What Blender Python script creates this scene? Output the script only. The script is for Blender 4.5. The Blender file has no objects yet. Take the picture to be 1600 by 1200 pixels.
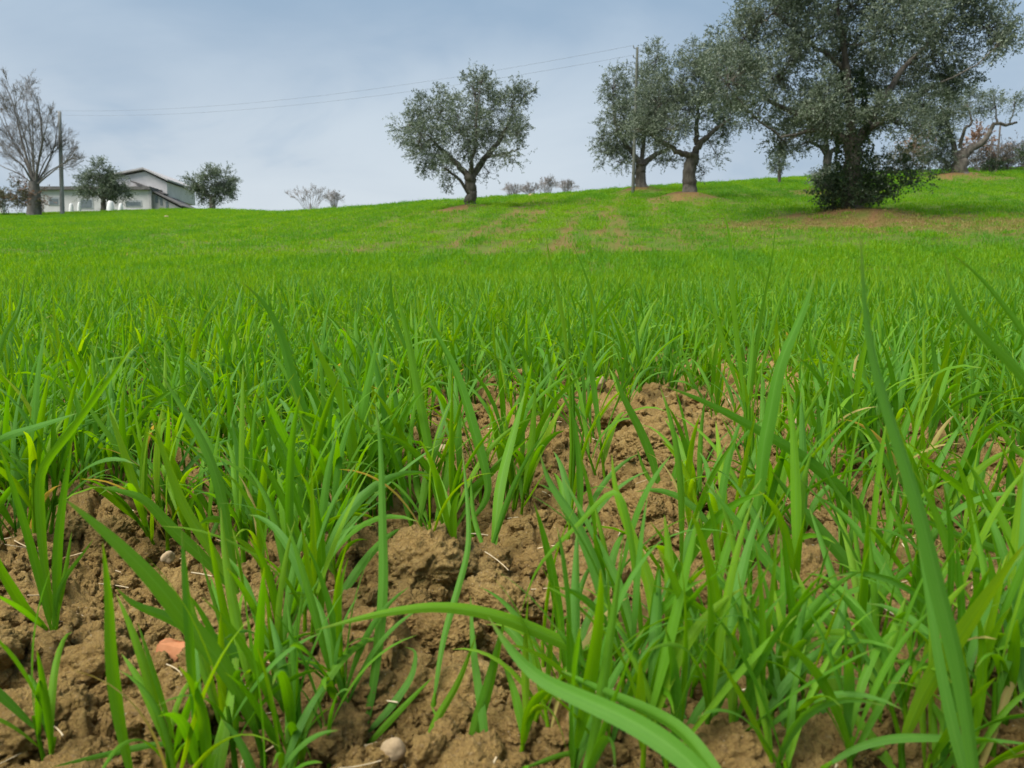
import bpy, bmesh, math, random
import numpy as np
from mathutils import Vector

# ------------------------------------------------------------------ camera, sky, sun, exposure
S = bpy.context.scene
COL = S.collection
R = math.radians
HC = 0.30                                   # camera height above the soil
PITCH = math.atan(130 / 1200)
cam_d = bpy.data.cameras.new('camera')
cam_d.sensor_width = 36; cam_d.lens = 27
cam_d.clip_start = 0.02; cam_d.clip_end = 6000
cam_d.dof.use_dof = True; cam_d.dof.focus_distance = 1.2; cam_d.dof.aperture_fstop = 13.0
cam = bpy.data.objects.new('camera', cam_d); COL.objects.link(cam)
cam.location = (0, 0, HC); cam.rotation_euler = (math.pi / 2 - PITCH, 0, 0)
S.camera = cam

SUN_EL, SUN_AZ = 58.0, -125.0                # azimuth from +Y (view direction), negative = to the left
W = bpy.data.worlds.new('World'); S.world = W; W.use_nodes = True
nt = W.node_tree; nt.nodes.clear()
def wn(t, **k):
    n = nt.nodes.new(t)
    for a, b in k.items(): setattr(n, a, b)
    return n
L = nt.links.new
out = wn('ShaderNodeOutputWorld'); bg = wn('ShaderNodeBackground'); bg.inputs[1].default_value = 0.1
L(bg.outputs[0], out.inputs[0])
sky = wn('ShaderNodeTexSky', sky_type='NISHITA', sun_disc=False)
sky.sun_elevation = R(SUN_EL); sky.sun_rotation = R(SUN_AZ)
tc = wn('ShaderNodeTexCoord')
sep = wn('ShaderNodeSeparateXYZ'); L(tc.outputs['Generated'], sep.inputs[0])
def wmath(op, a, b=None, clamp=False):
    n = wn('ShaderNodeMath', operation=op, use_clamp=clamp)
    for i, v in enumerate((a, b)):
        if v is None: continue
        if isinstance(v, (int, float)): n.inputs[i].default_value = v
        else: L(v, n.inputs[i])
    return n.outputs[0]
zc = wmath('MAXIMUM', sep.outputs[2], 0.0)
den = wmath('ADD', zc, 0.26)
cu = wmath('DIVIDE', sep.outputs[0], den); cv = wmath('DIVIDE', sep.outputs[1], den)
cmb = wn('ShaderNodeCombineXYZ'); L(cu, cmb.inputs[0]); L(cv, cmb.inputs[1]); cmb.inputs[2].default_value = 3.7
def wnoise(scale, detail, rough, off, dist=0.0, sx=1.0, sy=1.0):
    mp = wn('ShaderNodeMapping'); mp.inputs[1].default_value = off; mp.inputs[3].default_value = (sx, sy, 1)
    L(cmb.outputs[0], mp.inputs[0])
    n = wn('ShaderNodeTexNoise'); n.inputs['Scale'].default_value = scale
    n.inputs['Detail'].default_value = detail; n.inputs['Roughness'].default_value = rough
    n.inputs['Distortion'].default_value = dist
    L(mp.outputs[0], n.inputs['Vector'])
    return n.outputs[0]
n1 = wnoise(0.62, 3, 0.45, (-4.4, 6.1, 0), 0.6)
n2 = wnoise(1.9, 5, 0.55, (4.0, 1.0, 0), 0.4, 0.8, 1.0)
nn = wmath('ADD', wmath('MULTIPLY', n1, 0.66), wmath('MULTIPLY', n2, 0.34))
ramp = wn('ShaderNodeValToRGB')
cr = ramp.color_ramp; cr.interpolation = 'B_SPLINE'
cr.elements[0].position = 0.40; cr.elements[0].color = (.345, .515, .715, 1)
cr.elements[1].position = 0.60; cr.elements[1].color = (.68, .83, .97, 1)
e = cr.elements.new(0.49); e.color = (.435, .595, .785, 1)
L(nn, ramp.inputs[0])
# low cloud edge lets paler light in towards the hidden sun (left) near the horizon
sund = (math.sin(R(-38)), math.cos(R(-38)), 0)
dt = wn('ShaderNodeVectorMath', operation='DOT_PRODUCT'); L(tc.outputs['Generated'], dt.inputs[0]); dt.inputs[1].default_value = sund
toward = wmath('MULTIPLY', wmath('ADD', dt.outputs['Value'], 0.1), 1.1, True)
low = wmath('SUBTRACT', 1.0, wmath('MULTIPLY', zc, 2.7, True))
glow = wmath('MULTIPLY', wmath('MULTIPLY', toward, low), wmath('ADD', wmath('MULTIPLY', n2, 3.2), -0.45, True))
mixg = wn('ShaderNodeMix', data_type='RGBA'); L(glow, mixg.inputs[0]); L(ramp.outputs[0], mixg.inputs[6]); mixg.inputs[7].default_value = (.90, .96, 1.0, 1)
sc10 = wn('ShaderNodeVectorMath', operation='SCALE'); L(mixg.outputs[2], sc10.inputs[0]); sc10.inputs['Scale'].default_value = 1.62
mix = wn('ShaderNodeMix', data_type='RGBA'); mix.inputs[0].default_value = 0.985
L(sky.outputs[0], mix.inputs[6]); L(sc10.outputs[0], mix.inputs[7])
L(mix.outputs[2], bg.inputs[0])

sl = bpy.data.lights.new('sun', 'SUN'); sl.energy = 1.5; sl.angle = R(45); sl.color = (1.0, 0.96, 0.90)
sun = bpy.data.objects.new('sun', sl); COL.objects.link(sun)
sv = Vector((math.sin(R(SUN_AZ)) * math.cos(R(SUN_EL)), math.cos(R(SUN_AZ)) * math.cos(R(SUN_EL)), math.sin(R(SUN_EL))))
sun.rotation_euler = sv.to_track_quat('Z', 'Y').to_euler()
S.view_settings.view_transform = 'Standard'; S.view_settings.look = 'None'
S.view_settings.exposure = 2.28; S.view_settings.gamma = 1.0
S.render.engine = 'CYCLES'
S.cycles.use_denoising = True
S.cycles.max_bounces = 6; S.cycles.diffuse_bounces = 3; S.cycles.glossy_bounces = 2; S.cycles.transmission_bounces = 3
S.cycles.caustics_reflective = False; S.cycles.caustics_refractive = False

# ------------------------------------------------------------------ helpers
rng = np.random.default_rng(11)
CF = np.array((0, math.cos(PITCH), -math.sin(PITCH))); CU = np.array((0, math.sin(PITCH), math.cos(PITCH)))
def ray(px, py):
    u = (px - 800) / 1200; v = (600 - py) / 1200
    return CF + v * CU + np.array((u, 0, 0))
def P(px, py, Y):                            # the point that stands Y metres ahead in direction (px, py) of the photograph
    d = ray(px, py); t = Y / d[1]
    return np.array((0, 0, HC)) + d * t
def zrow(row, Y): return P(800, row, Y)[2]
def xat(px, Y): return P(px, 320, Y)[0]

def _h(ix, iy, iz, s):
    n = (ix.astype(np.int64) * 374761393 + iy.astype(np.int64) * 668265263 + iz * 1274126177 + s * 974634777) & 0xffffffff
    n = ((n ^ (n >> 13)) * 1103515245) & 0xffffffff
    n = ((n ^ (n >> 16)) * 2246822519) & 0xffffffff
    return ((n ^ (n >> 15)) & 0xffffff) / float(0x1000000)
def vnoise(x, y, s=0):
    ix = np.floor(x); iy = np.floor(y); fx = x - ix; fy = y - iy
    fx = fx * fx * fx * (fx * (fx * 6 - 15) + 10); fy = fy * fy * fy * (fy * (fy * 6 - 15) + 10)
    a = _h(ix, iy, 0, s); b = _h(ix + 1, iy, 0, s); c = _h(ix, iy + 1, 0, s); d = _h(ix + 1, iy + 1, 0, s)
    return (a + (b - a) * fx) * (1 - fy) + (c + (d - c) * fx) * fy
def fbm(x, y, s=0, o=4):
    t = 0; a = 0.5
    for i in range(o):
        t = t + a * vnoise(x * 2 ** i + 17.3 * i, y * 2 ** i - 9.1 * i, s + i); a *= 0.5
    return t / (1 - 0.5 ** o)
def lump(x, y, s=0, keep=0.8, rad=0.62):      # a field of rounded lumps, heights 0..1
    ix = np.floor(x); iy = np.floor(y); best = np.zeros_like(x)
    for dx in (-1, 0, 1):
        for dy in (-1, 0, 1):
            cx = ix + dx; cy = iy + dy
            px = cx + _h(cx, cy, 1, s); py = cy + _h(cx, cy, 2, s)
            r = rad * (0.55 + 0.75 * _h(cx, cy, 3, s))
            k = 1 - ((x - px) ** 2 + (y - py) ** 2) / (r * r)
            v = np.sqrt(np.clip(k, 0, 1)) * r / rad * (_h(cx, cy, 4, s) < keep)
            best = np.maximum(best, v)
    return best
def cells(x, y, s=0):                          # distance to the cell border and a random height per cell
    ix = np.floor(x); iy = np.floor(y); f1 = np.full(x.shape, 9.0); f2 = np.full(x.shape, 9.0); hh = np.zeros(x.shape)
    for dx in (-1, 0, 1):
        for dy in (-1, 0, 1):
            cx = ix + dx; cy = iy + dy; h = _h(cx, cy, 1, s); d = np.hypot(x - cx - h, y - cy - _h(cx, cy, 2, s))
            n = d < f1; f2 = np.where(n, f1, np.minimum(f2, d)); hh = np.where(n, (h * 7.13) % 1.0, hh); f1 = np.where(n, d, f1)
    return f2 - f1, hh
def cells3(p, s=0):
    i = np.floor(p); f1 = np.full(len(p), 9.0); f2 = np.full(len(p), 9.0); hh = np.zeros(len(p))
    for dx in (-1, 0, 1):
        for dy in (-1, 0, 1):
            for dz in (-1, 0, 1):
                c = i + (dx, dy, dz); cz = c[:, 2].astype(np.int64); q = c + np.stack([_h(c[:, 0], c[:, 1], cz, s + k) for k in (1, 2, 3)], 1)
                d = np.sqrt(((p - q) ** 2).sum(1)); n = d < f1; f2 = np.where(n, f1, np.minimum(f2, d)); hh = np.where(n, (q[:, 0] * 7.13) % 1.0, hh); f1 = np.where(n, d, f1)
    return f2 - f1, hh
def vnoise3(p, s=0):
    i = np.floor(p); f = p - i; f = f * f * (3 - 2 * f); r = 0
    for dx in (0, 1):
        for dy in (0, 1):
            for dz in (0, 1):
                h = _h(i[:, 0] + dx, i[:, 1] + dy, (i[:, 2] + dz).astype(np.int64), s)
                r = r + h * (f[:, 0] if dx else 1 - f[:, 0]) * (f[:, 1] if dy else 1 - f[:, 1]) * (f[:, 2] if dz else 1 - f[:, 2])
    return r
def lump3(p, s=0, rad=0.7):
    i = np.floor(p); best = np.zeros(len(p))
    for dx in (-1, 0, 1):
        for dy in (-1, 0, 1):
            for dz in (-1, 0, 1):
                c = i + (dx, dy, dz); cz = c[:, 2].astype(np.int64)
                q = c + np.stack([_h(c[:, 0], c[:, 1], cz, s + k) for k in (1, 2, 3)], 1)
                r = rad * (0.6 + 0.6 * _h(c[:, 0], c[:, 1], cz, s + 4))
                best = np.maximum(best, np.sqrt(np.clip(1 - ((p - q) ** 2).sum(1) / (r * r), 0, 1)) * r / rad)
    return best
def sstep(a, b, x):
    t = np.clip((x - a) / (b - a), 0, 1); return t * t * (3 - 2 * t)
def pchip(xk, yk, x):
    xk = np.array(xk, float); yk = np.array(yk, float); h = np.diff(xk); d = np.diff(yk) / h
    m = np.zeros(len(xk)); m[0] = d[0]; m[-1] = d[-1]
    for i in range(1, len(xk) - 1):
        if d[i - 1] * d[i] > 0:
            w1 = 2 * h[i] + h[i - 1]; w2 = h[i] + 2 * h[i - 1]
            m[i] = (w1 + w2) / (w1 / d[i - 1] + w2 / d[i])
    i = np.clip(np.searchsorted(xk, x) - 1, 0, len(xk) - 2); t = np.clip((x - xk[i]) / h[i], 0, 1)
    return ((1 + 2 * t) * (1 - t) ** 2 * yk[i] + t * (1 - t) ** 2 * h[i] * m[i] + t * t * (3 - 2 * t) * yk[i + 1] + t * t * (t - 1) * h[i] * m[i + 1])

def arrays_to_mesh(name, V, F, uv=None, attrs=None, smooth=True):
    V = np.asarray(V, np.float32); F = np.asarray(F, np.int32); k = F.shape[1]
    me = bpy.data.meshes.new(name)
    me.vertices.add(len(V)); me.vertices.foreach_set('co', V.ravel())
    me.loops.add(F.size); me.loops.foreach_set('vertex_index', F.ravel())
    me.polygons.add(len(F)); me.polygons.foreach_set('loop_start', np.arange(0, F.size, k, dtype=np.int32))
    me.polygons.foreach_set('loop_total', np.full(len(F), k, np.int32))
    me.polygons.foreach_set('use_smooth', np.full(len(F), smooth, bool))
    if uv is not None:
        l = me.uv_layers.new(name='UVMap'); l.data.foreach_set('uv', np.asarray(uv, np.float32)[F.ravel()].ravel())
    for n, a in (attrs or {}).items():
        at = me.attributes.new(n, 'FLOAT', 'POINT'); at.data.foreach_set('value', np.asarray(a, np.float32))
    me.update(calc_edges=True); me.validate()
    return me
def obj(name, me, mat=None, parent=None, label=None, cat=None, group=None, kind=None, loc=None):
    o = bpy.data.objects.new(name, me); COL.objects.link(o)
    if mat is not None and me is not None and not me.materials: me.materials.append(mat)
    if parent is not None: o.parent = parent
    if label: o['label'] = label
    if cat: o['category'] = cat
    if group: o['group'] = group
    if kind: o['kind'] = kind
    if loc is not None: o.location = loc
    return o
class MB:                                     # collects quads, then builds one mesh
    def __init__(s): s.V = []; s.F = []; s.n = 0
    def add(s, V, F):
        s.V.append(np.asarray(V, float)); s.F.append(np.asarray(F, int) + s.n); s.n += len(V)
    def tube(s, pts, rad, sides=6, cap=True):
        pts = np.asarray(pts, float); rad = np.asarray(rad, float) * np.ones(len(pts))
        T = np.gradient(pts, axis=0); T /= np.linalg.norm(T, axis=1)[:, None] + 1e-9
        ref = np.array((1.0, 0.2, 0.1)) if abs(T[0][2]) > 0.7 else np.array((0.1, 0.2, 1.0))
        A = np.cross(T, ref); A /= np.linalg.norm(A, axis=1)[:, None] + 1e-9; B = np.cross(T, A)
        th = np.linspace(0, 2 * math.pi, sides, endpoint=False)
        V = pts[:, None, :] + rad[:, None, None] * (np.cos(th)[None, :, None] * A[:, None, :] + np.sin(th)[None, :, None] * B[:, None, :])
        n = len(pts); i = np.arange(n - 1)[:, None] * sides; j = np.arange(sides)[None, :]; j2 = (j + 1) % sides
        F = np.stack([i + j, i + j2, i + sides + j2, i + sides + j], -1).reshape(-1, 4)
        s.add(V.reshape(-1, 3), F)
    def box(s, x0, x1, y0, y1, z0, z1):
        V = [(x, y, z) for z in (z0, z1) for y in (y0, y1) for x in (x0, x1)]
        s.add(V, [(0, 2, 3, 1), (4, 5, 7, 6), (0, 1, 5, 4), (1, 3, 7, 5), (3, 2, 6, 7), (2, 0, 4, 6)])
    def mesh(s, name, smooth=True):
        return arrays_to_mesh(name, np.concatenate(s.V), np.concatenate(s.F), smooth=smooth)

# ------------------------------------------------------------------ materials
def new_mat(name):
    m = bpy.data.materials.new(name); m.use_nodes = True; t = m.node_tree; t.nodes.clear()
    o = t.nodes.new('ShaderNodeOutputMaterial'); return m, t, o
def N(t, ty, **k):
    n = t.nodes.new(ty)
    for a, b in k.items():
        if a.startswith('i_'): n.inputs[int(a[2:])].default_value = b
        else: setattr(n, a, b)
    return n
def tnoise(t, vec, scale, detail=3, rough=0.5):
    n = t.nodes.new('ShaderNodeTexNoise'); n.inputs['Scale'].default_value = scale; n.inputs['Detail'].default_value = detail
    n.inputs['Roughness'].default_value = rough
    if vec is not None: t.links.new(vec, n.inputs['Vector'])
    return n.outputs[0]
def tramp(t, fac, stops):
    r = t.nodes.new('ShaderNodeValToRGB'); c = r.color_ramp
    while len(c.elements) < len(stops): c.elements.new(0.5)
    for e, (p, col) in zip(c.elements, stops): e.position = p; e.color = (*col, 1)
    t.links.new(fac, r.inputs[0]); return r.outputs[0]
def tmath(t, op, a, b=None, clamp=False):
    n = t.nodes.new('ShaderNodeMath'); n.operation = op; n.use_clamp = clamp
    for i, v in enumerate((a, b)):
        if v is None: continue
        if isinstance(v, (int, float)): n.inputs[i].default_value = v
        else: t.links.new(v, n.inputs[i])
    return n.outputs[0]
def tmix(t, fac, a, b, mode='MIX'):
    n = t.nodes.new('ShaderNodeMix'); n.data_type = 'RGBA'; n.blend_type = mode
    for i, v in ((0, fac), (6, a), (7, b)):
        if isinstance(v, (int, float)): n.inputs[i].default_value = v
        elif isinstance(v, tuple): n.inputs[i].default_value = (*v, 1)
        else: t.links.new(v, n.inputs[i])
    return n.outputs[2]

def mat_soil():
    m, t, o = new_mat('soil')
    g = N(t, 'ShaderNodeNewGeometry'); pos = g.outputs['Position']
    a = tnoise(t, pos, 9, 5, 0.6); b = tnoise(t, pos, 110, 6, 0.75); c = tnoise(t, pos, 420, 4, 0.7)
    col = tramp(t, tmath(t, 'ADD', tmath(t, 'MULTIPLY', a, 0.55), tmath(t, 'MULTIPLY', b, 0.45)),
                [(0.30, (0.200, 0.122, 0.042)), (0.48, (0.355, 0.232, 0.076)), (0.62, (0.460, 0.315, 0.114)), (0.78, (0.560, 0.410, 0.180))])
    col = tmix(t, tmath(t, 'MULTIPLY', tmath(t, 'SUBTRACT', c, 0.38), 2.2, True), col, (0.185, 0.112, 0.044), 'MIX')
    c2 = tnoise(t, pos, 230, 3, 0.7); col = tmix(t, tmath(t, 'MULTIPLY', tmath(t, 'SUBTRACT', c2, 0.56), 3.0, True), col, (0.44, 0.32, 0.18))
    vo = N(t, 'ShaderNodeTexVoronoi'); vo.inputs['Scale'].default_value = 260; t.links.new(pos, vo.inputs['Vector'])
    grit = tmath(t, 'LESS_THAN', vo.outputs['Distance'], 0.13)
    gsel = tmath(t, 'GREATER_THAN', tnoise(t, pos, 33, 2), 0.56)
    col = tmix(t, tmath(t, 'MULTIPLY', tmath(t, 'MULTIPLY', grit, gsel), 0.7), col, (0.50, 0.42, 0.31))
    at = N(t, 'ShaderNodeAttribute', attribute_name='red')
    col = tmix(t, tmath(t, 'MULTIPLY', at.outputs['Fac'], 0.8), col, tmix(t, a, (0.085, 0.042, 0.019), (0.165, 0.088, 0.040)))
    at2 = N(t, 'ShaderNodeAttribute', attribute_name='moss')
    mg = tmix(t, tnoise(t, pos, 2.2, 4), (0.035, 0.105, 0.008), (0.09, 0.15, 0.014))
    col = tmix(t, at2.outputs['Fac'], col, mg)
    p = N(t, 'ShaderNodeBsdfPrincipled'); p.inputs['Roughness'].default_value = 0.95; p.inputs['Specular IOR Level'].default_value = 0.15
    t.links.new(col, p.inputs['Base Color'])
    bu = N(t, 'ShaderNodeBump'); bu.inputs['Strength'].default_value = 1.0; bu.inputs['Distance'].default_value = 0.009
    t.links.new(tmath(t, 'ADD', tmath(t, 'ADD', b, tmath(t, 'MULTIPLY', c2, 0.5)), tmath(t, 'MULTIPLY', c, 0.5)), bu.inputs['Height']); t.links.new(bu.outputs[0], p.inputs['Normal'])
    t.links.new(p.outputs[0], o.inputs[0]); return m

def mat_wheat():
    m, t, o = new_mat('wheat_leaf')
    at = N(t, 'ShaderNodeAttribute', attribute_name='tint'); oi = N(t, 'ShaderNodeObjectInfo')
    g = N(t, 'ShaderNodeNewGeometry'); pos = g.outputs['Position']
    big = tnoise(t, pos, 0.55, 3, 0.6)
    fac = tmath(t, 'ADD', at.outputs['Fac'], tmath(t, 'MULTIPLY', tmath(t, 'SUBTRACT', oi.outputs['Random'], 0.5), 0.32))
    ia = N(t, 'ShaderNodeAttribute', attribute_name='itint', attribute_type='INSTANCER'); fac = tmath(t, 'ADD', fac, ia.outputs['Fac'])
    # the stand turns paler and yellower up the slope and in patches
    sp = N(t, 'ShaderNodeSeparateXYZ'); t.links.new(pos, sp.inputs[0])
    slope = tmath(t, 'MULTIPLY', tmath(t, 'SUBTRACT', sp.outputs[1], 1.2), 0.13, True)
    fac = tmath(t, 'ADD', fac, tmath(t, 'MULTIPLY', slope, tmath(t, 'ADD', tmath(t, 'MULTIPLY', tmath(t, 'SUBTRACT', big, 0.5), 0.7), 0.18)))
    fac = tmath(t, 'MINIMUM', fac, tmath(t, 'MAXIMUM', at.outputs['Fac'], 0.80))
    green = tramp(t, fac, [(0.0, (0.095, 0.245, 0.034)), (0.28, (0.072, 0.222, 0.006)), (0.55, (0.132, 0.308, 0.003)), (0.80, (0.205, 0.365, 0.003)), (0.93, (0.35, 0.38, 0.014)), (1.0, (0.52, 0.34, 0.045))])
    dead = tramp(t, at.outputs['Fac'], [(1.05, (0, 0, 0)), (1.06, (1, 1, 1))]) if False else tmath(t, 'GREATER_THAN', at.outputs['Fac'], 1.2)
    green = tmix(t, dead, green, (0.50, 0.35, 0.13))
    uv = N(t, 'ShaderNodeUVMap', uv_map='UVMap'); su = N(t, 'ShaderNodeSeparateXYZ'); t.links.new(uv.outputs[0], su.inputs[0])
    # long parallel veins, a pale midrib and a yellower tip
    vm = N(t, 'ShaderNodeCombineXYZ'); t.links.new(tmath(t, 'MULTIPLY', su.outputs[0], 11.0), vm.inputs[0]); t.links.new(tmath(t, 'MULTIPLY', su.outputs[1], 1.2), vm.inputs[1]); t.links.new(tmath(t, 'MULTIPLY', oi.outputs['Random'], 40.0), vm.inputs[2])
    st = tnoise(t, vm.outputs[0], 1.0, 3, 0.6); st2 = tmath(t, 'MULTIPLY', tmath(t, 'SUBTRACT', st, 0.30), 2.4, True)
    mid = tmath(t, 'SUBTRACT', 1.0, tmath(t, 'MULTIPLY', tmath(t, 'ABSOLUTE', tmath(t, 'SUBTRACT', su.outputs[0], 0.5)), 16.0, True))
    col = tmix(t, tmath(t, 'MULTIPLY', st2, 0.55), green, tmix(t, 0.5, green, (0.03, 0.12, 0.01)))
    col = tmix(t, tmath(t, 'MULTIPLY', mid, 0.35), col, (0.16, 0.34, 0.06))
    mp = N(t, 'ShaderNodeMapping'); mp.inputs[3].default_value = (1, 9, 1); t.links.new(uv.outputs[0], mp.inputs[0])
    pat = tnoise(t, mp.outputs[0], 1.6, 3); patr = tmath(t, 'ADD', pat, tmath(t, 'MULTIPLY', oi.outputs['Random'], 0.0))
    col = tmix(t, tmath(t, 'MULTIPLY', tmath(t, 'SUBTRACT', patr, 0.4), 0.8, True), col, (0.11, 0.26, 0.03))
    tip = tmath(t, 'MULTIPLY', tmath(t, 'SUBTRACT', su.outputs[1], 0.90), 6.0, True)
    col = tmix(t, tmath(t, 'MULTIPLY', tip, 0.55), col, (0.36, 0.30, 0.06))
    # waxy bloom on one face
    col = tmix(t, tmath(t, 'MULTIPLY', g.outputs['Backfacing'], 0.12), col, (0.16, 0.32, 0.09))
    p = N(t, 'ShaderNodeBsdfPrincipled'); p.inputs['Roughness'].default_value = 0.48; p.inputs['Specular IOR Level'].default_value = 0.14
    t.links.new(col, p.inputs['Base Color'])
    bu = N(t, 'ShaderNodeBump'); bu.inputs['Strength'].default_value = 0.5; bu.inputs['Distance'].default_value = 0.0008
    t.links.new(st, bu.inputs['Height']); t.links.new(bu.outputs[0], p.inputs['Normal'])
    tr = N(t, 'ShaderNodeBsdfTranslucent'); hs = N(t, 'ShaderNodeHueSaturation'); hs.inputs['Hue'].default_value = 0.485; hs.inputs['Saturation'].default_value = 1.25; hs.inputs['Value'].default_value = 1.75
    t.links.new(col, hs.inputs['Color']); t.links.new(hs.outputs[0], tr.inputs[0])
    mx = N(t, 'ShaderNodeMixShader'); mx.inputs[0].default_value = 0.45
    t.links.new(p.outputs[0], mx.inputs[1]); t.links.new(tr.outputs[0], mx.inputs[2]); t.links.new(mx.outputs[0], o.inputs[0]); return m

def mat_leaf(name, dark, light, back, trans=0.25, rough=0.5):
    m, t, o = new_mat(name)
    g = N(t, 'ShaderNodeNewGeometry'); at = N(t, 'ShaderNodeAttribute', attribute_name='tint')
    n = tnoise(t, g.outputs['Position'], 1.3, 3)
    f = tmath(t, 'ADD', tmath(t, 'MULTIPLY', at.outputs['Fac'], 0.7), tmath(t, 'MULTIPLY', tmath(t, 'SUBTRACT', n, 0.35), 0.9), True)
    col = tmix(t, f, dark, light)
    col = tmix(t, tmath(t, 'MULTIPLY', g.outputs['Backfacing'], 0.75), col, back)
    p = N(t, 'ShaderNodeBsdfPrincipled'); p.inputs['Roughness'].default_value = rough; p.inputs['Specular IOR Level'].default_value = 0.35
    t.links.new(col, p.inputs['Base Color'])
    tr = N(t, 'ShaderNodeBsdfTranslucent'); t.links.new(col, tr.inputs[0])
    mx = N(t, 'ShaderNodeMixShader'); mx.inputs[0].default_value = trans
    t.links.new(p.outputs[0], mx.inputs[1]); t.links.new(tr.outputs[0], mx.inputs[2]); t.links.new(mx.outputs[0], o.inputs[0]); return m
def mat_plain(name, c1, c2, scale=6, rough=0.85, bump=0.0, stretch=(1, 1, 1), dist=0.01):
    m, t, o = new_mat(name); tcn = N(t, 'ShaderNodeNewGeometry'); mp = N(t, 'ShaderNodeMapping'); mp.inputs[3].default_value = stretch
    t.links.new(tcn.outputs['Position'], mp.inputs[0])
    n = tnoise(t, mp.outputs[0], scale, 6, 0.65); col = tramp(t, n, [(0.32, c1), (0.68, c2)])
    p = N(t, 'ShaderNodeBsdfPrincipled'); p.inputs['Roughness'].default_value = rough; p.inputs['Specular IOR Level'].default_value = 0.25
    t.links.new(col, p.inputs['Base Color'])
    if bump:
        b = N(t, 'ShaderNodeBump'); b.inputs['Strength'].default_value = bump; b.inputs['Distance'].default_value = dist
        t.links.new(n, b.inputs['Height']); t.links.new(b.outputs[0], p.inputs['Normal'])
    t.links.new(p.outputs[0], o.inputs[0]); return m

M_SOIL = mat_soil(); M_WHEAT = mat_wheat()
M_OLIVE = mat_leaf('olive_leaf', (0.044, 0.068, 0.036), (0.150, 0.188, 0.108), (0.215, 0.25, 0.178), 0.22)
M_IVY = mat_leaf('ivy_leaf', (0.018, 0.040, 0.014), (0.060, 0.100, 0.035), (0.08, 0.11, 0.05), 0.2, 0.4)
M_RUSSET = mat_leaf('russet_leaf', (0.17, 0.085, 0.05), (0.33, 0.19, 0.12), (0.30, 0.19, 0.13), 0.3)
M_BRUSH = mat_leaf('brush_leaf', (0.060, 0.060, 0.030), (0.14, 0.13, 0.065), (0.15, 0.14, 0.09), 0.2)
M_TWIGLEAF = mat_leaf('dry_twig', (0.075, 0.062, 0.050), (0.17, 0.145, 0.115), (0.15, 0.13, 0.10), 0.1, 0.8)
M_BARK = mat_plain('olive_bark', (0.045, 0.038, 0.030), (0.165, 0.145, 0.118), 7, 0.95, 1.0, (1, 1, 0.35), 0.04)
M_BARE = mat_plain('bare_bark', (0.085, 0.076, 0.068), (0.20, 0.18, 0.16), 5, 0.95, 0.5, (1, 1, 0.4), 0.03)
M_TWIG = mat_plain('grey_twig', (0.20, 0.175, 0.165), (0.30, 0.27, 0.255), 3, 0.95)
M_STONE = mat_plain('limestone', (0.24, 0.17, 0.095), (0.40, 0.30, 0.18), 55, 0.9, 0.5, (1, 1, 1), 0.002)
M_PINKSTONE = mat_plain('pink_stone', (0.28, 0.16, 0.09), (0.42, 0.27, 0.17), 50, 0.9, 0.5, (1, 1, 1), 0.002)
M_TERRA = mat_plain('terracotta', (0.40, 0.155, 0.065), (0.52, 0.235, 0.115), 90, 0.85, 0.3, (1, 1, 1), 0.001)
M_STRAW = mat_plain('straw', (0.38, 0.28, 0.15), (0.62, 0.52, 0.35), 30, 0.8)
M_CONC = mat_plain('concrete_pole', (0.16, 0.16, 0.15), (0.27, 0.27, 0.26), 2, 0.9)
M_WOODPOLE = mat_plain('weathered_pole', (0.055, 0.06, 0.045), (0.14, 0.145, 0.115), 2.5, 0.9, 0.3, (1, 1, 0.2))
M_WIRE = mat_plain('wire', (0.10, 0.11, 0.12), (0.14, 0.15, 0.16), 2, 0.6)
M_WALL = mat_plain('house_plaster', (0.45, 0.43, 0.42), (0.58, 0.555, 0.545), 0.8, 0.9)
M_ROOF = mat_plain('house_roof', (0.075, 0.07, 0.068), (0.16, 0.15, 0.145), 2, 0.9)
M_FASCIA = mat_plain('house_fascia', (0.30, 0.285, 0.28), (0.42, 0.40, 0.395), 2, 0.85)
M_GLASS = mat_plain('dark_pane', (0.10, 0.12, 0.13), (0.17, 0.19, 0.20), 1.0, 0.15)
M_SHUTTER = mat_plain('grey_shutter', (0.30, 0.31, 0.32), (0.40, 0.41, 0.42), 2, 0.7)
M_WHITE = mat_plain('white_paint', (0.55, 0.55, 0.53), (0.68, 0.68, 0.66), 2, 0.7)
M_POST = mat_plain('dark_post', (0.04, 0.035, 0.03), (0.10, 0.085, 0.07), 6, 0.9)

# ------------------------------------------------------------------ the lie of the land
COLS = [(-0.67, [(20, 396), (32, 357), (45, 338), (60, 330), (75, 326)]),
        (-0.40, [(20, 391), (32, 350), (45, 331), (58, 323), (75, 320)]),
        (-0.05, [(16, 410), (20, 378), (26, 340), (32, 318), (40, 308), (50, 306)]),
        (0.20, [(16, 408), (20, 374), (26, 329), (32, 304), (45, 286), (55, 285)]),
        (0.45, [(16, 402), (20, 364), (24, 336), (33, 299), (50, 268), (60, 266)]),
        (0.67, [(16, 402), (20, 362), (24, 333), (33, 293), (50, 260), (60, 258)])]
COLS = [(-3.0, COLS[0][1]), (-1.2, COLS[0][1])] + COLS + [(1.2, COLS[-1][1]), (3.0, COLS[-1][1])]
YT = np.concatenate([np.linspace(-5, 20, 126)[:-1], np.geomspace(20, 3000, 260)])
prof = []
for u, kn in COLS:
    ys = [-5, 0, 5, 10.5]; zs = [-0.225, 0, 0.225, 0.48]
    for Y, r in kn: ys.append(Y); zs.append(zrow(r + 10 * float(sstep(18, 30, np.array(Y))), Y))
    zc_ = zs[-1]
    for Y, dz in ((100, 0.2), (160, -1.0), (400, -6), (3000, -20)): ys.append(Y); zs.append(zc_ + dz)
    prof.append(pchip(ys, zs, YT))
prof = np.array(prof)
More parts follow.
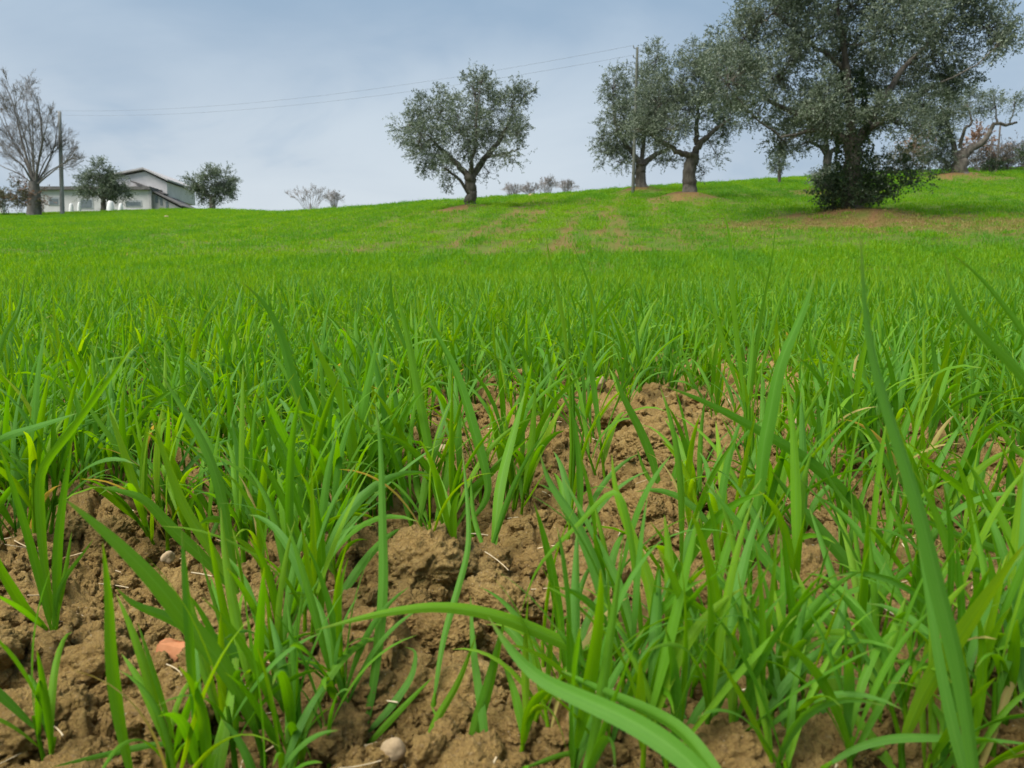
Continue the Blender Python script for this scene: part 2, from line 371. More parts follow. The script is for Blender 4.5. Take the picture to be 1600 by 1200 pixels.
UT = np.linspace(-3, 3, 241); ucol = [c[0] for c in COLS]
TAB = np.stack([pchip(ucol, prof[:, k], UT) for k in range(len(YT))], 1)     # (u, y)
TREES = {'A': (735, 32.0), 'B': (1077, 32.0), 'C': (1003, 40.0), 'D': (1335, 24.0), 'E': (1293, 36.0), 'F': (1497, 44.0)}
MOUND = [(xat(px, Y), Y, r, h) for (px, Y), r, h in ((TREES['A'], 1.5, .28), (TREES['B'], 1.7, .42), (TREES['C'], 1.6, .35), (TREES['D'], 2.0, .35), (TREES['E'], 1.8, .3), (TREES['F'], 2.4, .4))]
def H(x, y):
    x = np.asarray(x, float); y = np.asarray(y, float)
    u = np.clip(x / np.maximum(y, 4.0), -2.99, 2.99); fu = (u + 3) / 6 * 240; iu = np.clip(fu.astype(int), 0, 239); fu = fu - iu
    yc = np.clip(y, -4.99, 2999); iy = np.clip(np.searchsorted(YT, yc) - 1, 0, len(YT) - 2); fy = (yc - YT[iy]) / (YT[iy + 1] - YT[iy])
    z = (TAB[iu, iy] * (1 - fu) + TAB[iu + 1, iy] * fu) * (1 - fy) + (TAB[iu, iy + 1] * (1 - fu) + TAB[iu + 1, iy + 1] * fu) * fy
    for mx_, my_, r, h in MOUND: z = z + h * np.exp(-((x - mx_) ** 2 + (y - my_) ** 2) / (r * r * 0.6))
    z = z + sstep(9, 16, y) * (0.10 * (fbm(x * 0.35, y * 0.35, 5, 3) - 0.5) + 0.05 * (fbm(x * 1.6, y * 1.6, 6, 2) - 0.5))
    return z
def ground_hit(px, py):
    d = ray(px, py); t = 0.2
    for _ in range(4000):
        p = np.array((0, 0, HC)) + d * t
        if p[2] <= H(p[0], p[1]): return p
        t += 0.004 * max(1, t)
    return p
# drilled rows run up the slope, a little to the right
def rowc(x, y): return x - 0.148 * y + 0.25 * (fbm(x * 0.15, y * 0.15, 44, 2) - 0.5)
BARE = [(1000, 745, 340, 150, 0.9), (1180, 610, 120, 55, 0.75), (760, 690, 170, 90, 0.5), (90, 1080, 260, 190, 0.97), (740, 1030, 200, 200, 0.97), (1350, 960, 330, 190, 0.9), (180, 800, 120, 50, 0.6), (1540, 760, 110, 60, 0.8), (660, 870, 110, 70, 0.9)]
def bare_near(x, y):
    z = H(x, y); d1 = y * math.cos(PITCH) - (z - HC) * math.sin(PITCH); d1 = np.maximum(d1, 0.05)
    v = (y * math.sin(PITCH) + (z - HC) * math.cos(PITCH)) / d1
    px = 800 + 1200 * x / d1; py = 600 - 1200 * v
    b = np.zeros_like(np.asarray(x, float))
    for cx, cy, rx, ry, k in BARE:
        b = np.maximum(b, k * np.clip(1.6 - 1.3 * np.sqrt(((px - cx) / rx) ** 2 + ((py - cy) / ry) ** 2), 0, 1))
    return b
def near_lift(x, y):                          # the bare ridge of turned soil among the plants
    return 0.030 * np.exp(-(((x - 0.25) / 0.45) ** 2 + ((y - 1.55) / 0.5) ** 2)) + 0.02 * np.exp(-(((x + 0.32) / 0.2) ** 2 + ((y - 0.55) / 0.13) ** 2)) - 0.012
def soil_h(x, y):                             # crumbly relief of the turned soil
    fade = 1 / (1 + (np.maximum(y, 0) / 4.0) ** 2); n = sstep(7, 2.5, y)
    wx = x + 0.012 * (fbm(x * 30, y * 30, 71, 2) - 0.5); wy = y + 0.012 * (fbm(x * 30, y * 30, 73, 2) - 0.5)
    h = 0.050 * (fbm(x * 3.2, y * 3.2, 21, 3) - 0.5) + 0.026 * lump(wx / 0.11, wy / 0.11, 22, 0.55)
    w2 = 0.006 * (fbm(x * 90, y * 90, 75, 2) - 0.5); w3 = 0.006 * (fbm(x * 90, y * 90, 76, 2) - 0.5)
    e, r = cells((wx + w2) / 0.042, (wy + w3) / 0.042, 23); h = h + 0.022 * (r - 0.35) * sstep(0.0, 0.30, e) + 0.006 * sstep(0, 0.5, e)
    e, r = cells((wx + w2) / 0.016, (wy + w3) / 0.016, 24); h = h + n * (0.0085 * (r - 0.3) * sstep(0.0, 0.35, e) + 0.003 * sstep(0, 0.5, e))
    e, r = cells((x + w2 * .5) / 0.0062, (y + w3 * .5) / 0.0062, 25); h = h + n * (0.0034 * (r - 0.3) * sstep(0.0, 0.4, e))
    h = h + n * 0.006 * (fbm(x * 160, y * 160, 27, 3) - 0.5)
    crack = sstep(0.035, 0.0, np.abs(fbm(x * 7, y * 7, 31, 3) - 0.5)); h = h - 0.014 * crack * n
    return (h - 0.028) * np.clip(fade * 1.4, 0, 1) + near_lift(x, y) * sstep(4, 2, y)
def HS(x, y): return H(x, y) + soil_h(np.asarray(x, float), np.asarray(y, float))

# bare soil and yellowed turf on the slope
def slope_bare(x, y):
    s = rowc(x, y)
    b = np.zeros_like(x)
    for k, (mx_, my_, r, h) in enumerate(MOUND):
        d = np.sqrt(((x - mx_) / (1.0 * r)) ** 2 + ((y - my_) / (1.0 * r)) ** 2); b = np.maximum(b, np.clip(1.5 - 1.2 * d - 2.6 * (fbm(x * 1.4, y * 1.4, 61, 3) - 0.5), 0, .95))
    u = x / np.maximum(y, 1)
    mid = np.exp(-((u - 0.08) / 0.14) ** 2) * sstep(13, 17, y) * sstep(46, 30, y)
    st = fbm(s * 1.3, y * 0.16, 62, 3)
    b = np.maximum(b, np.clip((st - 0.60 + 0.05 * mid) * 9, 0, 1) * np.clip(0.15 + mid * .7, 0, 0.7) * np.clip(2.2 * fbm(x * 1.7, y * 1.7, 68, 2) - .45, 0, 1))
    for s0 in (-14.5, -12.6, -10.5, -8.6, -6.4, -4.3, -3.1, -1.7, -0.2, 1.4, 3.0):
        b = np.maximum(b, np.exp(-((s - s0) / 0.22) ** 2) * np.clip(2.6 * fbm(x * .5 + s0, y * .35, 69, 3) - .75, 0, .8) * sstep(12, 18, y) * np.exp(-((u + 0.02) / 0.26) ** 2))
    pt = fbm(x * 0.9, y * 0.5, 63, 3)
    b = np.maximum(b, np.clip((pt - 0.64) * 10, 0, 1) * 0.75 * np.clip(mid + 0.1, 0, 1))
    return b
def slope_dry(x, y):                           # yellowed grass round the big olive
    mx_, my_ = xat(1460, 22), 21.7
    d = np.sqrt(((x - mx_) / 5.2) ** 2 + ((y - my_) / 2.1) ** 2)
    a = np.clip(1.5 - 1.4 * d - 2.6 * (fbm(x * 1.1, y * 1.1, 64, 3) - 0.5), 0, .75)
    d2 = np.sqrt(((x - xat(1180, 22.5)) / 2.2) ** 2 + ((y - 22.5) / 1.1) ** 2)
    return np.maximum(a, 0.8 * np.clip(1.6 - 1.6 * d2 - 1.6 * (fbm(x, y, 65, 3) - 0.5), 0, 1))

# ------------------------------------------------------------------ ground sheet
ys = [-0.6, -0.4, -0.2, -0.05, 0.08, 0.18, 0.26, 0.33]; y = 0.37
while y < 6.0:
    ys.append(y); y += max(0.0014, min(0.0068 * (y + 0.2), 1.9 * y * y / 360))
while y < 3000: ys.append(y); y *= 1.03
ys = np.array(ys)
uin = np.arange(-0.82, 0.8201, 2.9 / 1200); uo = []; v = 0.82; st = 4.5 / 1200
while v < 6: v += st; uo.append(v); st *= 1.035
us = np.concatenate([-np.array(uo)[::-1], uin, np.array(uo)])
wY = np.sqrt(np.maximum(ys, 0) ** 2 + 0.28 ** 2)
GX = us[None, :] * wY[:, None]; GY = np.repeat(ys[:, None], len(us), 1)
gx = GX.ravel(); gy = GY.ravel()
gz = H(gx, gy); near = gy < 14
gz[near] += soil_h(gx[near], gy[near])
# steep faces of clods overhang a little: push the sheet sideways
nr = gy < 4
gx2 = gx.copy(); gx2[nr] += 0.006 * (fbm(gx[nr] * 55, gy[nr] * 55, 81, 2) - 0.5)
red = sstep(9, 17, gy); moss = np.zeros_like(gx)
far = (gy > 8) & (gy < 120) & (np.abs(gx / np.maximum(gy, 1)) < 1.3)
fb = slope_bare(gx[far], gy[far]); fd = slope_dry(gx[far], gy[far])
moss[far] = np.clip(sstep(9, 15, gy[far]) * 0.85 * (1 - fb) - 0.45 * fd, 0, 1)
moss[(gy > 8) & ~far] = 0.85
nrow, ncol = GX.shape
ii = (np.arange(nrow - 1)[:, None] * ncol + np.arange(ncol - 1)[None, :]).ravel()
F = np.stack([ii, ii + 1, ii + ncol + 1, ii + ncol], 1)
g_me = arrays_to_mesh('field_ground', np.stack([gx2, gy, gz], 1), F, attrs={'red': red, 'moss': moss})
ground = obj('field_ground', g_me, M_SOIL, label='brown crumbly farm soil rising into a gentle hill', kind='structure')
print('ground verts', len(gx))

# ------------------------------------------------------------------ loose clods, crumbs, stones
def ico(sub):
    bm = bmesh.new(); bmesh.ops.create_icosphere(bm, subdivisions=sub, radius=1.0)
    V = np.array([v.co[:] for v in bm.verts]); Fq = np.array([[v.index for v in f.verts] for f in bm.faces]); bm.free(); return V, Fq
I5, I4, I3, I2 = ico(6), ico(5), ico(4), ico(3)
def clod_mesh(k, base, flat=0.72, ang=1.0):
    V, Fq = base; n = V / np.linalg.norm(V, axis=1)[:, None]; off = np.array((k * 7.31, k * 3.17, k * 5.77))
    wv = 0.35 * np.stack([vnoise3(n * 4 + off + j * 9, k + 80) - 0.5 for j in range(3)], 1); m_ = n + wv
    r = 0.66 + 0.45 * vnoise3(n * 1.3 + off, k) + 0.20 * (lump3(n * 1.6 + off, k + 40) - 0.4)
    for fr_, am in ((2.4 / ang ** .6, .17 * ang), (5.5 / ang, .10 * ang), (12 / ang, .055 * ang)):
        e, h = cells3(m_ * fr_ + off, k + int(fr_ * 10)); r = r + am * (h - .4) * sstep(0, .35, e) + am * .5 * sstep(0, .4, e)
    r = r + 0.07 * (vnoise3(n * 22 + off, k + 5) - .5) + 0.05 * (vnoise3(n * 45 + off, k + 6) - .5)
    Q = n * r[:, None] * np.array((1, 0.85 + 0.3 * ((k * 0.37) % 1), flat))
    return arrays_to_mesh('soil_clod', Q, Fq)
BIGC = [clod_mesh(k, I5) for k in range(3)]; MIDC = [clod_mesh(k + 10, I4) for k in range(8)]; SMALLC = [clod_mesh(k + 30, I3, 0.45 + .08 * k, 1.7) for k in range(6)]
for m_ in BIGC + MIDC + SMALLC: m_.materials.append(M_SOIL)
def put_clod(me, x, y, r, sink=0.25):
    o = obj('soil_clod', me, parent=ground); o.scale = (r, r, r); o.location = (x, y, float(HS(x, y)) + r * (0.45 - sink))
    o.rotation_euler = (rng.uniform(-.4, .4), rng.uniform(-.4, .4), rng.uniform(0, 6.28)); return o
CLODS = [(668, 868, 82, 0), (785, 905, 62, 1), (700, 960, 60, 2), (640, 935, 45, 1), (40, 1060, 90, 2), (120, 1120, 70, 0), (30, 1170, 80, 1), (200, 1000, 48, 2), (290, 1120, 55, 0), (800, 1090, 55, 2), (770, 1170, 60, 0), (860, 960, 45, 1),
         (380, 855, 40, 2), (170, 790, 48, 0), (230, 810, 34, 1), (1150, 595, 42, 2), (1180, 585, 30, 0), (1020, 690, 55, 1), (960, 660, 40, 2), (1260, 620, 34, 0), (1080, 700, 40, 1), (1130, 760, 42, 2), (1000, 800, 46, 0), (900, 790, 40, 1),
         (1260, 880, 62, 1), (1330, 830, 44, 2), (1190, 930, 50, 0), (1480, 960, 62, 1), (1540, 1040, 60, 2), (1580, 930, 55, 0), (1430, 1060, 48, 2), (1240, 1030, 46, 1), (1330, 1150, 52, 0), (1540, 750, 50, 1), (1580, 790, 44, 2), (1490, 740, 36, 0),
         (740, 620, 26, 1), (700, 640, 22, 2), (860, 640, 26, 0), (1150, 1120, 50, 2), (1000, 1150, 46, 1), (590, 1060, 42, 1), (350, 1010, 44, 1), (60, 810, 40, 2), (920, 880, 46, 0), (1060, 900, 50, 2)]
n_clod = 0
for px, py, rp, k in CLODS:
    g = ground_hit(px, py + rp * 0.45); r = rp * g[1] / 1200 * 0.95
    put_clod(BIGC[k] if rp > 44 else MIDC[(k + n_clod) % 8], g[0], g[1], r, 0.30); n_clod += 1
KEEP = [tuple(ground_hit(a, b)[:2]) for a, b in ((275, 1035), (613, 1180), (1256, 665), (1305, 665), (935, 640), (1508, 945), (700, 720))]
while n_clod < 290:
    y = 0.42 + 2.3 * rng.random() ** 1.7; x = rng.uniform(-0.78, 0.78) * y
    if rng.random() > 0.25 + 0.75 * float(bare_near(np.array([x]), np.array([y]))[0]): continue
    if min((x - a) ** 2 + (y - b) ** 2 for a, b in KEEP) < 0.045 ** 2: continue
    put_clod(MIDC[int(rng.integers(8))], x, y, float(np.clip(rng.lognormal(-4.15, 0.4), 0.009, 0.035)), 0.2); n_clod += 1

def instancer(name, pts, rot, scl, idx, meshes, mat, itint=None, **k):
    """one object that strews copies of the given meshes over its points (geometry nodes)"""
    me = bpy.data.meshes.new(name); me.vertices.add(len(pts)); me.vertices.foreach_set('co', np.asarray(pts, np.float32).ravel())
    a = me.attributes.new('rot', 'FLOAT_VECTOR', 'POINT'); a.data.foreach_set('vector', np.asarray(rot, np.float32).ravel())
    a = me.attributes.new('scl', 'FLOAT_VECTOR', 'POINT'); a.data.foreach_set('vector', np.asarray(scl, np.float32).ravel())
    a = me.attributes.new('idx', 'INT', 'POINT'); a.data.foreach_set('value', np.asarray(idx, np.int32))
    a = me.attributes.new('itint', 'FLOAT', 'POINT'); a.data.foreach_set('value', np.asarray(np.zeros(len(pts)) if itint is None else itint, np.float32))
    o = obj(name, me, mat, **k)
    coll = bpy.data.collections.new(name + '_kinds')
    for i, m_ in enumerate(meshes):
        if not m_.materials: m_.materials.append(mat)
        so = bpy.data.objects.new('%s_kind_%03d' % (name, i), m_); coll.objects.link(so)
    ng = bpy.data.node_groups.new(name, 'GeometryNodeTree')
    ng.interface.new_socket('Geometry', in_out='INPUT', socket_type='NodeSocketGeometry'); ng.interface.new_socket('Geometry', in_out='OUTPUT', socket_type='NodeSocketGeometry')
    gi = ng.nodes.new('NodeGroupInput'); go = ng.nodes.new('NodeGroupOutput'); ip = ng.nodes.new('GeometryNodeInstanceOnPoints')
    ci = ng.nodes.new('GeometryNodeCollectionInfo'); ci.inputs[0].default_value = coll; ci.inputs['Separate Children'].default_value = True; ci.inputs['Reset Children'].default_value = True
    def na(n, ty):
        q = ng.nodes.new('GeometryNodeInputNamedAttribute'); q.data_type = ty; q.inputs[0].default_value = n; return q.outputs[0]
    ng.links.new(gi.outputs[0], ip.inputs['Points']); ng.links.new(ci.outputs[0], ip.inputs['Instance']); ip.inputs['Pick Instance'].default_value = True
    ng.links.new(na('idx', 'INT'), ip.inputs['Instance Index'])
    e2r = ng.nodes.new('FunctionNodeEulerToRotation'); ng.links.new(na('rot', 'FLOAT_VECTOR'), e2r.inputs[0]); ng.links.new(e2r.outputs[0], ip.inputs['Rotation'])
    ng.links.new(na('scl', 'FLOAT_VECTOR'), ip.inputs['Scale']); ng.links.new(ip.outputs[0], go.inputs[0])
    md = o.modifiers.new('strew', 'NODES'); md.node_group = ng
    return o
nc = 40000
cy_ = 0.40 + 3.2 * rng.random(nc) ** 1.9; cx_ = rng.uniform(-1, 1, nc) * (0.85 * cy_ + 0.45)
cs_ = np.clip(rng.lognormal(-5.75, 0.5, nc), 0.0012, 0.009) * (1 + 0.25 * cy_)
instancer('soil_crumbs', np.stack([cx_, cy_, HS(cx_, cy_) + cs_ * 0.25], 1), rng.uniform(0, 6.28, (nc, 3)), np.repeat(cs_[:, None], 3, 1), rng.integers(0, 6, nc), SMALLC, M_SOIL,
          parent=ground, kind='stuff', label='small loose soil crumbs strewn between the plants')

def stone_mesh(name, k, flat, rough=0.12):
    V, Fq = I3; n = V / np.linalg.norm(V, axis=1)[:, None]; off = np.array((k * 3.3, k * 1.7, 9.1))
    r = 0.8 + 0.5 * (vnoise3(n * 1.1 + off, k) - 0.3) + rough * (vnoise3(n * 3.2 + off, k + 1) - 0.5) + 0.05 * (vnoise3(n * 9 + off, k + 2) - 0.5)
    return arrays_to_mesh(name, n * r[:, None] * np.array((1, 0.8, flat)), Fq)
STONES = [(613, 1166, 23, 0.95, M_STONE, 'rounded pale tan stone at the bottom edge between two leaves'),
          (1256, 652, 26, 0.6, M_STONE, 'pale flat stone on the bare soil behind the tallest upright blade'),
          (1305, 655, 20, 0.55, M_STONE, 'smaller pale stone just beside the flat stone on bare soil'),
          (935, 632, 13, 0.9, M_STONE, 'small whitish stone under the arching leaves beyond the bare soil'),
          (1508, 925, 36, 0.7, M_PINKSTONE, 'pinkish stone in the soil behind the bright slanting leaf'),
          (700, 708, 24, 0.6, M_STONE, 'broken pale stone behind the thick clump on the big clod'),
          (262, 868, 14, 0.8, M_STONE, 'tiny tan pebble in the soil above the terracotta shard')]
for i, (px, py, rp, fl, mt, lab) in enumerate(STONES):
    g = ground_hit(px, py + rp * 0.6); r = rp * g[1] / 1200
    o = obj('field_stone', stone_mesh('field_stone', i + 2, fl), mt, label=lab, cat='stone', group='stones lying on the soil')
    o.scale = (r, r, r); o.location = (g[0], g[1], max(float(HS(g[0], g[1])), g[2]) + r * fl * 0.45); o.rotation_euler = (0.2 * (i % 3 - 1), 0.15, i * 1.3)
# terracotta shard: a broken piece of tile with a curved back
g = ground_hit(275, 1035); sc = g[1] / 1200
bm = bmesh.new()
outl = [(-24, -19), (-22, 12), (-8, 21), (8, 15), (23, 13), (24, 0), (6, -24), (-6, -25)]
vs = [bm.verts.new((a * sc, (0.004 * math.cos(a / 26) + 0), b * sc)) for a, b in outl]; f = bm.faces.new(vs)
ex = bmesh.ops.extrude_face_region(bm, geom=[f]); bmesh.ops.translate(bm, verts=[v for v in ex['geom'] if isinstance(v, bmesh.types.BMVert)], vec=(0, 0.010, 0))
bmesh.ops.bevel(bm, geom=bm.edges[:], offset=0.0012, segments=2, affect='EDGES'); bmesh.ops.recalc_face_normals(bm, faces=bm.faces)
me = bpy.data.meshes.new('terracotta_shard'); bm.to_mesh(me); bm.free()
o = obj('terracotta_shard', me, M_TERRA, label='orange terracotta tile shard stuck in the soil', cat='shard')
o.location = (g[0], g[1] - 0.008, max(float(HS(g[0], g[1])), g[2]) + 0.014); o.rotation_euler = (-0.55, 0.1, 0.25)
# straw and root bits
mb = MB()
for i in range(620):
    y = 0.42 + 2.0 * rng.random() ** 1.8; x = rng.uniform(-0.75, 0.75) * y; a = rng.uniform(0, 6.28); l = rng.uniform(0.008, 0.035); r = rng.uniform(0.0003, 0.0009)
    s_ = np.linspace(-.5, .5, 5); bend = rng.uniform(-.3, .3)
    xs = x + l * (s_ * math.cos(a) - bend * s_ ** 2 * math.sin(a)); ys_ = y + l * (s_ * math.sin(a) + bend * s_ ** 2 * math.cos(a))
    mb.tube(np.stack([xs, ys_, HS(xs, ys_).max() + 0.001 + s_ * rng.uniform(-.4, .4) * l], 1), r, 4)
obj('straw_litter', mb.mesh('straw_litter'), M_STRAW, parent=ground, kind='stuff', label='pale bits of straw and root strewn on the soil')

# ------------------------------------------------------------------ trees
def bez(p0, p1, p2, n):
    t = np.linspace(0, 1, n)[:, None]; return (1 - t) ** 2 * p0 + 2 * t * (1 - t) * p1 + t * t * p2
def wobble(pts, amp):
    n = len(pts); w = rng.normal(0, amp, (n, 3)); w[0] = 0; w[-1] *= 0.3
    return pts + w
def leaves_mesh(name, Pb, D, ln, wd, tint):
    """one small pointed blade per row: base Pb, direction D (unit), length, width"""
    n = len(Pb); A = np.cross(D, rng.normal(0, 1, (n, 3))); A /= np.linalg.norm(A, axis=1)[:, None] + 1e-9
    V = np.empty((n, 4, 3)); V[:, 0] = Pb; V[:, 2] = Pb + D * ln[:, None]; M = Pb + D * (ln * 0.5)[:, None]
    V[:, 1] = M + A * (wd * 0.5)[:, None]; V[:, 3] = M - A * (wd * 0.5)[:, None]
    return arrays_to_mesh(name, V.reshape(-1, 3), np.arange(n * 4).reshape(-1, 4), attrs={'tint': np.repeat(tint, 4)}, smooth=False)
def unit(a): return a / (np.linalg.norm(a, axis=-1, keepdims=True) + 1e-9)
def fill_lobes(lobes, n_leaf, leaf, limbs_pts, branch_mb, twig_r=0.009, clus=26, spread=0.25):
    """lobes: (centre, radii, weight). Returns leaf arrays; adds twigs that reach every leaf cluster."""
    vol = np.array([(l[1][0] * l[1][1] * l[1][2]) ** (2 / 3) * l[2] for l in lobes]); vol = vol / vol.sum()
    PB, DD, TT = [], [], []
    for (c, rad, w), fr in zip(lobes, vol):
        n = int(n_leaf * fr); k = max(4, int(clus * math.sqrt(fr * len(lobes))))
        src = limbs_pts[np.argmin(((limbs_pts - c) ** 2).sum(1))]
        hub = c + rng.normal(0, 0.15, 3) * rad - np.array((0, 0, 0.25)) * rad
        m = (src + hub) / 2 + np.array((0, 0, -0.12)) * np.linalg.norm(hub - src)
        L_ = np.linalg.norm(hub - src); r0 = min(0.045, 0.012 + 0.010 * L_)
        branch_mb.tube(wobble(bez(src, m, hub, 7), 0.02 * L_), np.linspace(r0, twig_r * 1.5, 7), 5)
        d = unit(rng.normal(0, 1, (k, 3))); q = c + d * rad * (0.35 + 0.65 * rng.random((k, 1)) ** 0.6)
        for j in range(k):
            mm = (hub + q[j]) / 2 + rng.normal(0, 0.08, 3) * rad
            branch_mb.tube(wobble(bez(hub, mm, q[j], 5), 0.02), np.linspace(twig_r * 1.3, twig_r * 0.4, 5), 4)
        # twigs spring from cluster points; leaves in rows along them
        tl = 12; nt_ = max(1, n // tl); ci = rng.integers(0, k, nt_)
        sp = spread * min(rad[0], rad[2]) * 1.5
        tb = q[ci] + rng.normal(0, 0.45, (nt_, 3)) * sp
        td = unit(0.75 * (tb - c) / rad + rng.normal(0, 0.55, (nt_, 3)) + np.array((0, 0, 0.25)))
        tlen = rng.uniform(0.18, 0.42, nt_) * min(1.0, rad[0] / 0.5) * leaf / 0.075
        s_ = (np.arange(tl) + 0.5) / tl
        pb = (tb[:, None, :] + td[:, None, :] * (tlen[:, None] * s_[None, :])[:, :, None]).reshape(-1, 3)
        pb += np.array((0, 0, -0.10)) * ((np.tile(s_, nt_) ** 2)[:, None]) * np.repeat(tlen, tl)[:, None] * 2
        dd = unit(np.repeat(td, tl, 0) * 0.8 + rng.normal(0, 0.75, (nt_ * tl, 3)))
        PB.append(pb); DD.append(dd); ct = rng.uniform(-.1, .75, k); TT.append(np.clip(np.repeat(ct[ci] + rng.uniform(-.15, 0.15, nt_), tl) + rng.normal(0, 0.15, nt_ * tl), 0, 1))
    Pb = np.concatenate(PB); D = np.concatenate(DD); T = np.concatenate(TT); n = len(Pb)
    return Pb, D, leaf * rng.uniform(0.7, 1.25, n), leaf * 0.36 * rng.uniform(0.8, 1.3, n), T
def px_path(pts, Y, jit=0.0):
    return np.array([P(a, b, Y + (c[0] if c else 0) + rng.normal(0, jit)) for a, b, *c in pts])
def olive(label, px, Y, trunk, limbs, lobes, n_leaf, leaf=0.08, mat=None, bark=None, name='olive_tree', group='olive trees on the slope', depth=0.8, extra=None, clus=26):
    x = xat(px, Y); z = float(H(x, Y)) - 0.32
    root = obj(name, None, label=label, cat='tree', group=group, loc=(x, Y, z))
    off = np.array((x, Y, z)); k = Y / 1200
    tp = px_path([(a, b) for a, b, r in trunk], Y); tp[0] = (x, Y, z)
    tr = np.array([r * k * 0.68 for a, b, r in trunk])
    t_ = np.linspace(0, 1, 16); ti = np.linspace(0, 1, len(tp))
    tpi = np.stack([pchip(ti, tp[:, c], t_) for c in range(3)], 1); tri = np.interp(t_, ti, tr)
    mb = MB(); tpi[1:-1] += rng.normal(0, 0.10 * tri.min(), (14, 3)); tri = tri * (1 + 0.05 * rng.normal(0, 1, 16)); tri[0] *= 1.25; tri[1] *= 1.1
    mb.tube(tpi, tri, 12)
    # gnarled flutes on the trunk
    V = mb.V[0]; V += (vnoise3(V * 6, 3)[:, None] - 0.5) * 0.22 * tri.mean() * unit(V - np.repeat(tpi, 12, 0))
    for a in range(5):                          # root flare
        th = a * 1.26 + 0.3; r0 = tri[0]
        mb.tube(np.array([tpi[1], tpi[0] + (math.cos(th) * r0 * .6, math.sin(th) * r0 * .6, 0.05), tpi[0] + (math.cos(th) * r0 * 1.15, math.sin(th) * r0 * 1.15, -0.15)]), [r0 * 0.35, r0 * 0.28, r0 * 0.12], 7)
    bmh = MB(); bmt = MB(); bmt.V, bmt.F, bmt.n = mb.V, mb.F, mb.n
    lp = [tpi[-1]]
    for lb in limbs:
        pp = np.array([P(a, b, Y + dy) for a, b, r, dy in lb]); rr = np.array([r * k * 0.55 for a, b, r, dy in lb])
        n = 4 * len(pp); tt = np.linspace(0, 1, n); tk = np.linspace(0, 1, len(pp))
        q = np.stack([pchip(tk, pp[:, c], tt) for c in range(3)], 1); q[1:] += rng.normal(0, 0.02, (n - 1, 3))
        bmh.tube(q, np.interp(tt, tk, rr), 8); lp += list(q[n // 4:])
    lp = np.array(lp)
    LB = []
    for lo in lobes:
        cx, cy, rx, ry = lo[:4]; w = lo[4] if len(lo) > 4 else 1.0; dy = lo[5] if len(lo) > 5 else rng.uniform(-depth, depth)
        LB.append((P(cx, cy, Y + dy), np.array((rx * k, 0.5 * (rx + ry) * k, ry * k)) * .88, w))
    Pb, D, ln, wd, T = fill_lobes(LB, n_leaf, leaf, lp, bmh, clus=clus)
    for b in (bmt, bmh): b.V = [v - off for v in b.V]
    obj('trunk', bmt.mesh('trunk'), bark or M_BARK, root); obj('branches', bmh.mesh('branches'), bark or M_BARK, root)
    obj('crown', leaves_mesh('crown', Pb - off, D, ln, wd, T), mat or M_OLIVE, root)
    if extra: extra(root, off, k, Y)
    return root
def leaf_mass(name, root, off, Y, lobes, n, leaf, mat, wide=0.3, src=None, clus=20, bark=None):
    k = Y / 1200; b = MB(); LB = [(P(l[0], l[1], Y + (l[5] if len(l) > 5 else 0)), np.array((l[2] * k, 0.5 * (l[2] + l[3]) * k, l[3] * k)), l[4] if len(l) > 4 else 1) for l in lobes]
    s = np.array([src if src is not None else off])
    Pb, D, ln, wd, T = fill_lobes(LB, n, leaf, s, b, 0.006, clus)
    b.V = [v - off for v in b.V]
    o = obj(name, leaves_mesh(name, Pb - off, D, ln, wd * wide / 0.3, T), mat, root)
    obj('twigs', b.mesh('twigs'), bark or M_BARE, root)
    return o

olive('lone round-crowned olive tree standing by itself in the middle of the hillside', 735, 32.0,
      [(735, 320, 14), (736, 300, 12), (735, 275, 13)],
      [[(733, 278, 10, 0), (715, 257, 8, .1), (692, 236, 6, .3), (668, 212, 3, .4)], [(735, 276, 9, 0), (737, 252, 5, -.3), (744, 215, 4, -.4), (746, 165, 2, -.3)],
       [(738, 276, 10, 0), (757, 248, 8, .2), (782, 218, 6, .3), (800, 180, 3, .2)], [(730, 300, 5, 0), (712, 275, 4, -.3), (692, 262, 2, -.4)], [(760, 246, 5, 0.2), (790, 240, 4, 0), (812, 232, 2, 0)]],
      [(642, 196, 32, 34), (688, 170, 42, 32), (746, 142, 30, 34), (750, 122, 14, 16), (796, 160, 34, 34), (808, 205, 24, 34), (720, 195, 46, 42), (764, 195, 40, 40), (672, 236, 34, 30), (700, 262, 24, 22, .9), (664, 264, 14, 16, .8), (795, 243, 30, 16, .7), (700, 288, 13, 12, .7), (762, 268, 22, 18, .3), (660, 215, 30, 26), (735, 232, 30, 22, .6), (820, 148, 14, 18)],
      46000, 0.088)
olive('olive tree with a thick pale trunk on a red earth mound beside the tall pole', 1077, 32.0,
      [(1077, 306, 17), (1077, 275, 14), (1083, 240, 16)],
      [[(1080, 244, 11, 0), (1062, 238, 8, .1), (1035, 222, 7, .3), (1005, 198, 4, .5)], [(1085, 242, 11, 0), (1096, 222, 9, -.1), (1113, 206, 6, -.2), (1140, 185, 3, -.3)],
       [(1089, 225, 8, 0), (1088, 195, 6, .2), (1092, 182, 4, .2), (1080, 130, 2, .3)]],
      [(1060, 118, 34, 40), (1088, 88, 24, 30, .8), (1030, 152, 40, 40), (1092, 140, 44, 42), (1138, 150, 44, 52), (1010, 192, 44, 34), (1052, 192, 38, 32), (1125, 205, 34, 22, .8), (1040, 222, 26, 18, .8), (1098, 262, 20, 20, .3), (1052, 248, 22, 16, .4), (1122, 240, 20, 14, .4), (1085, 170, 36, 24, .7)],
      46000, 0.088)
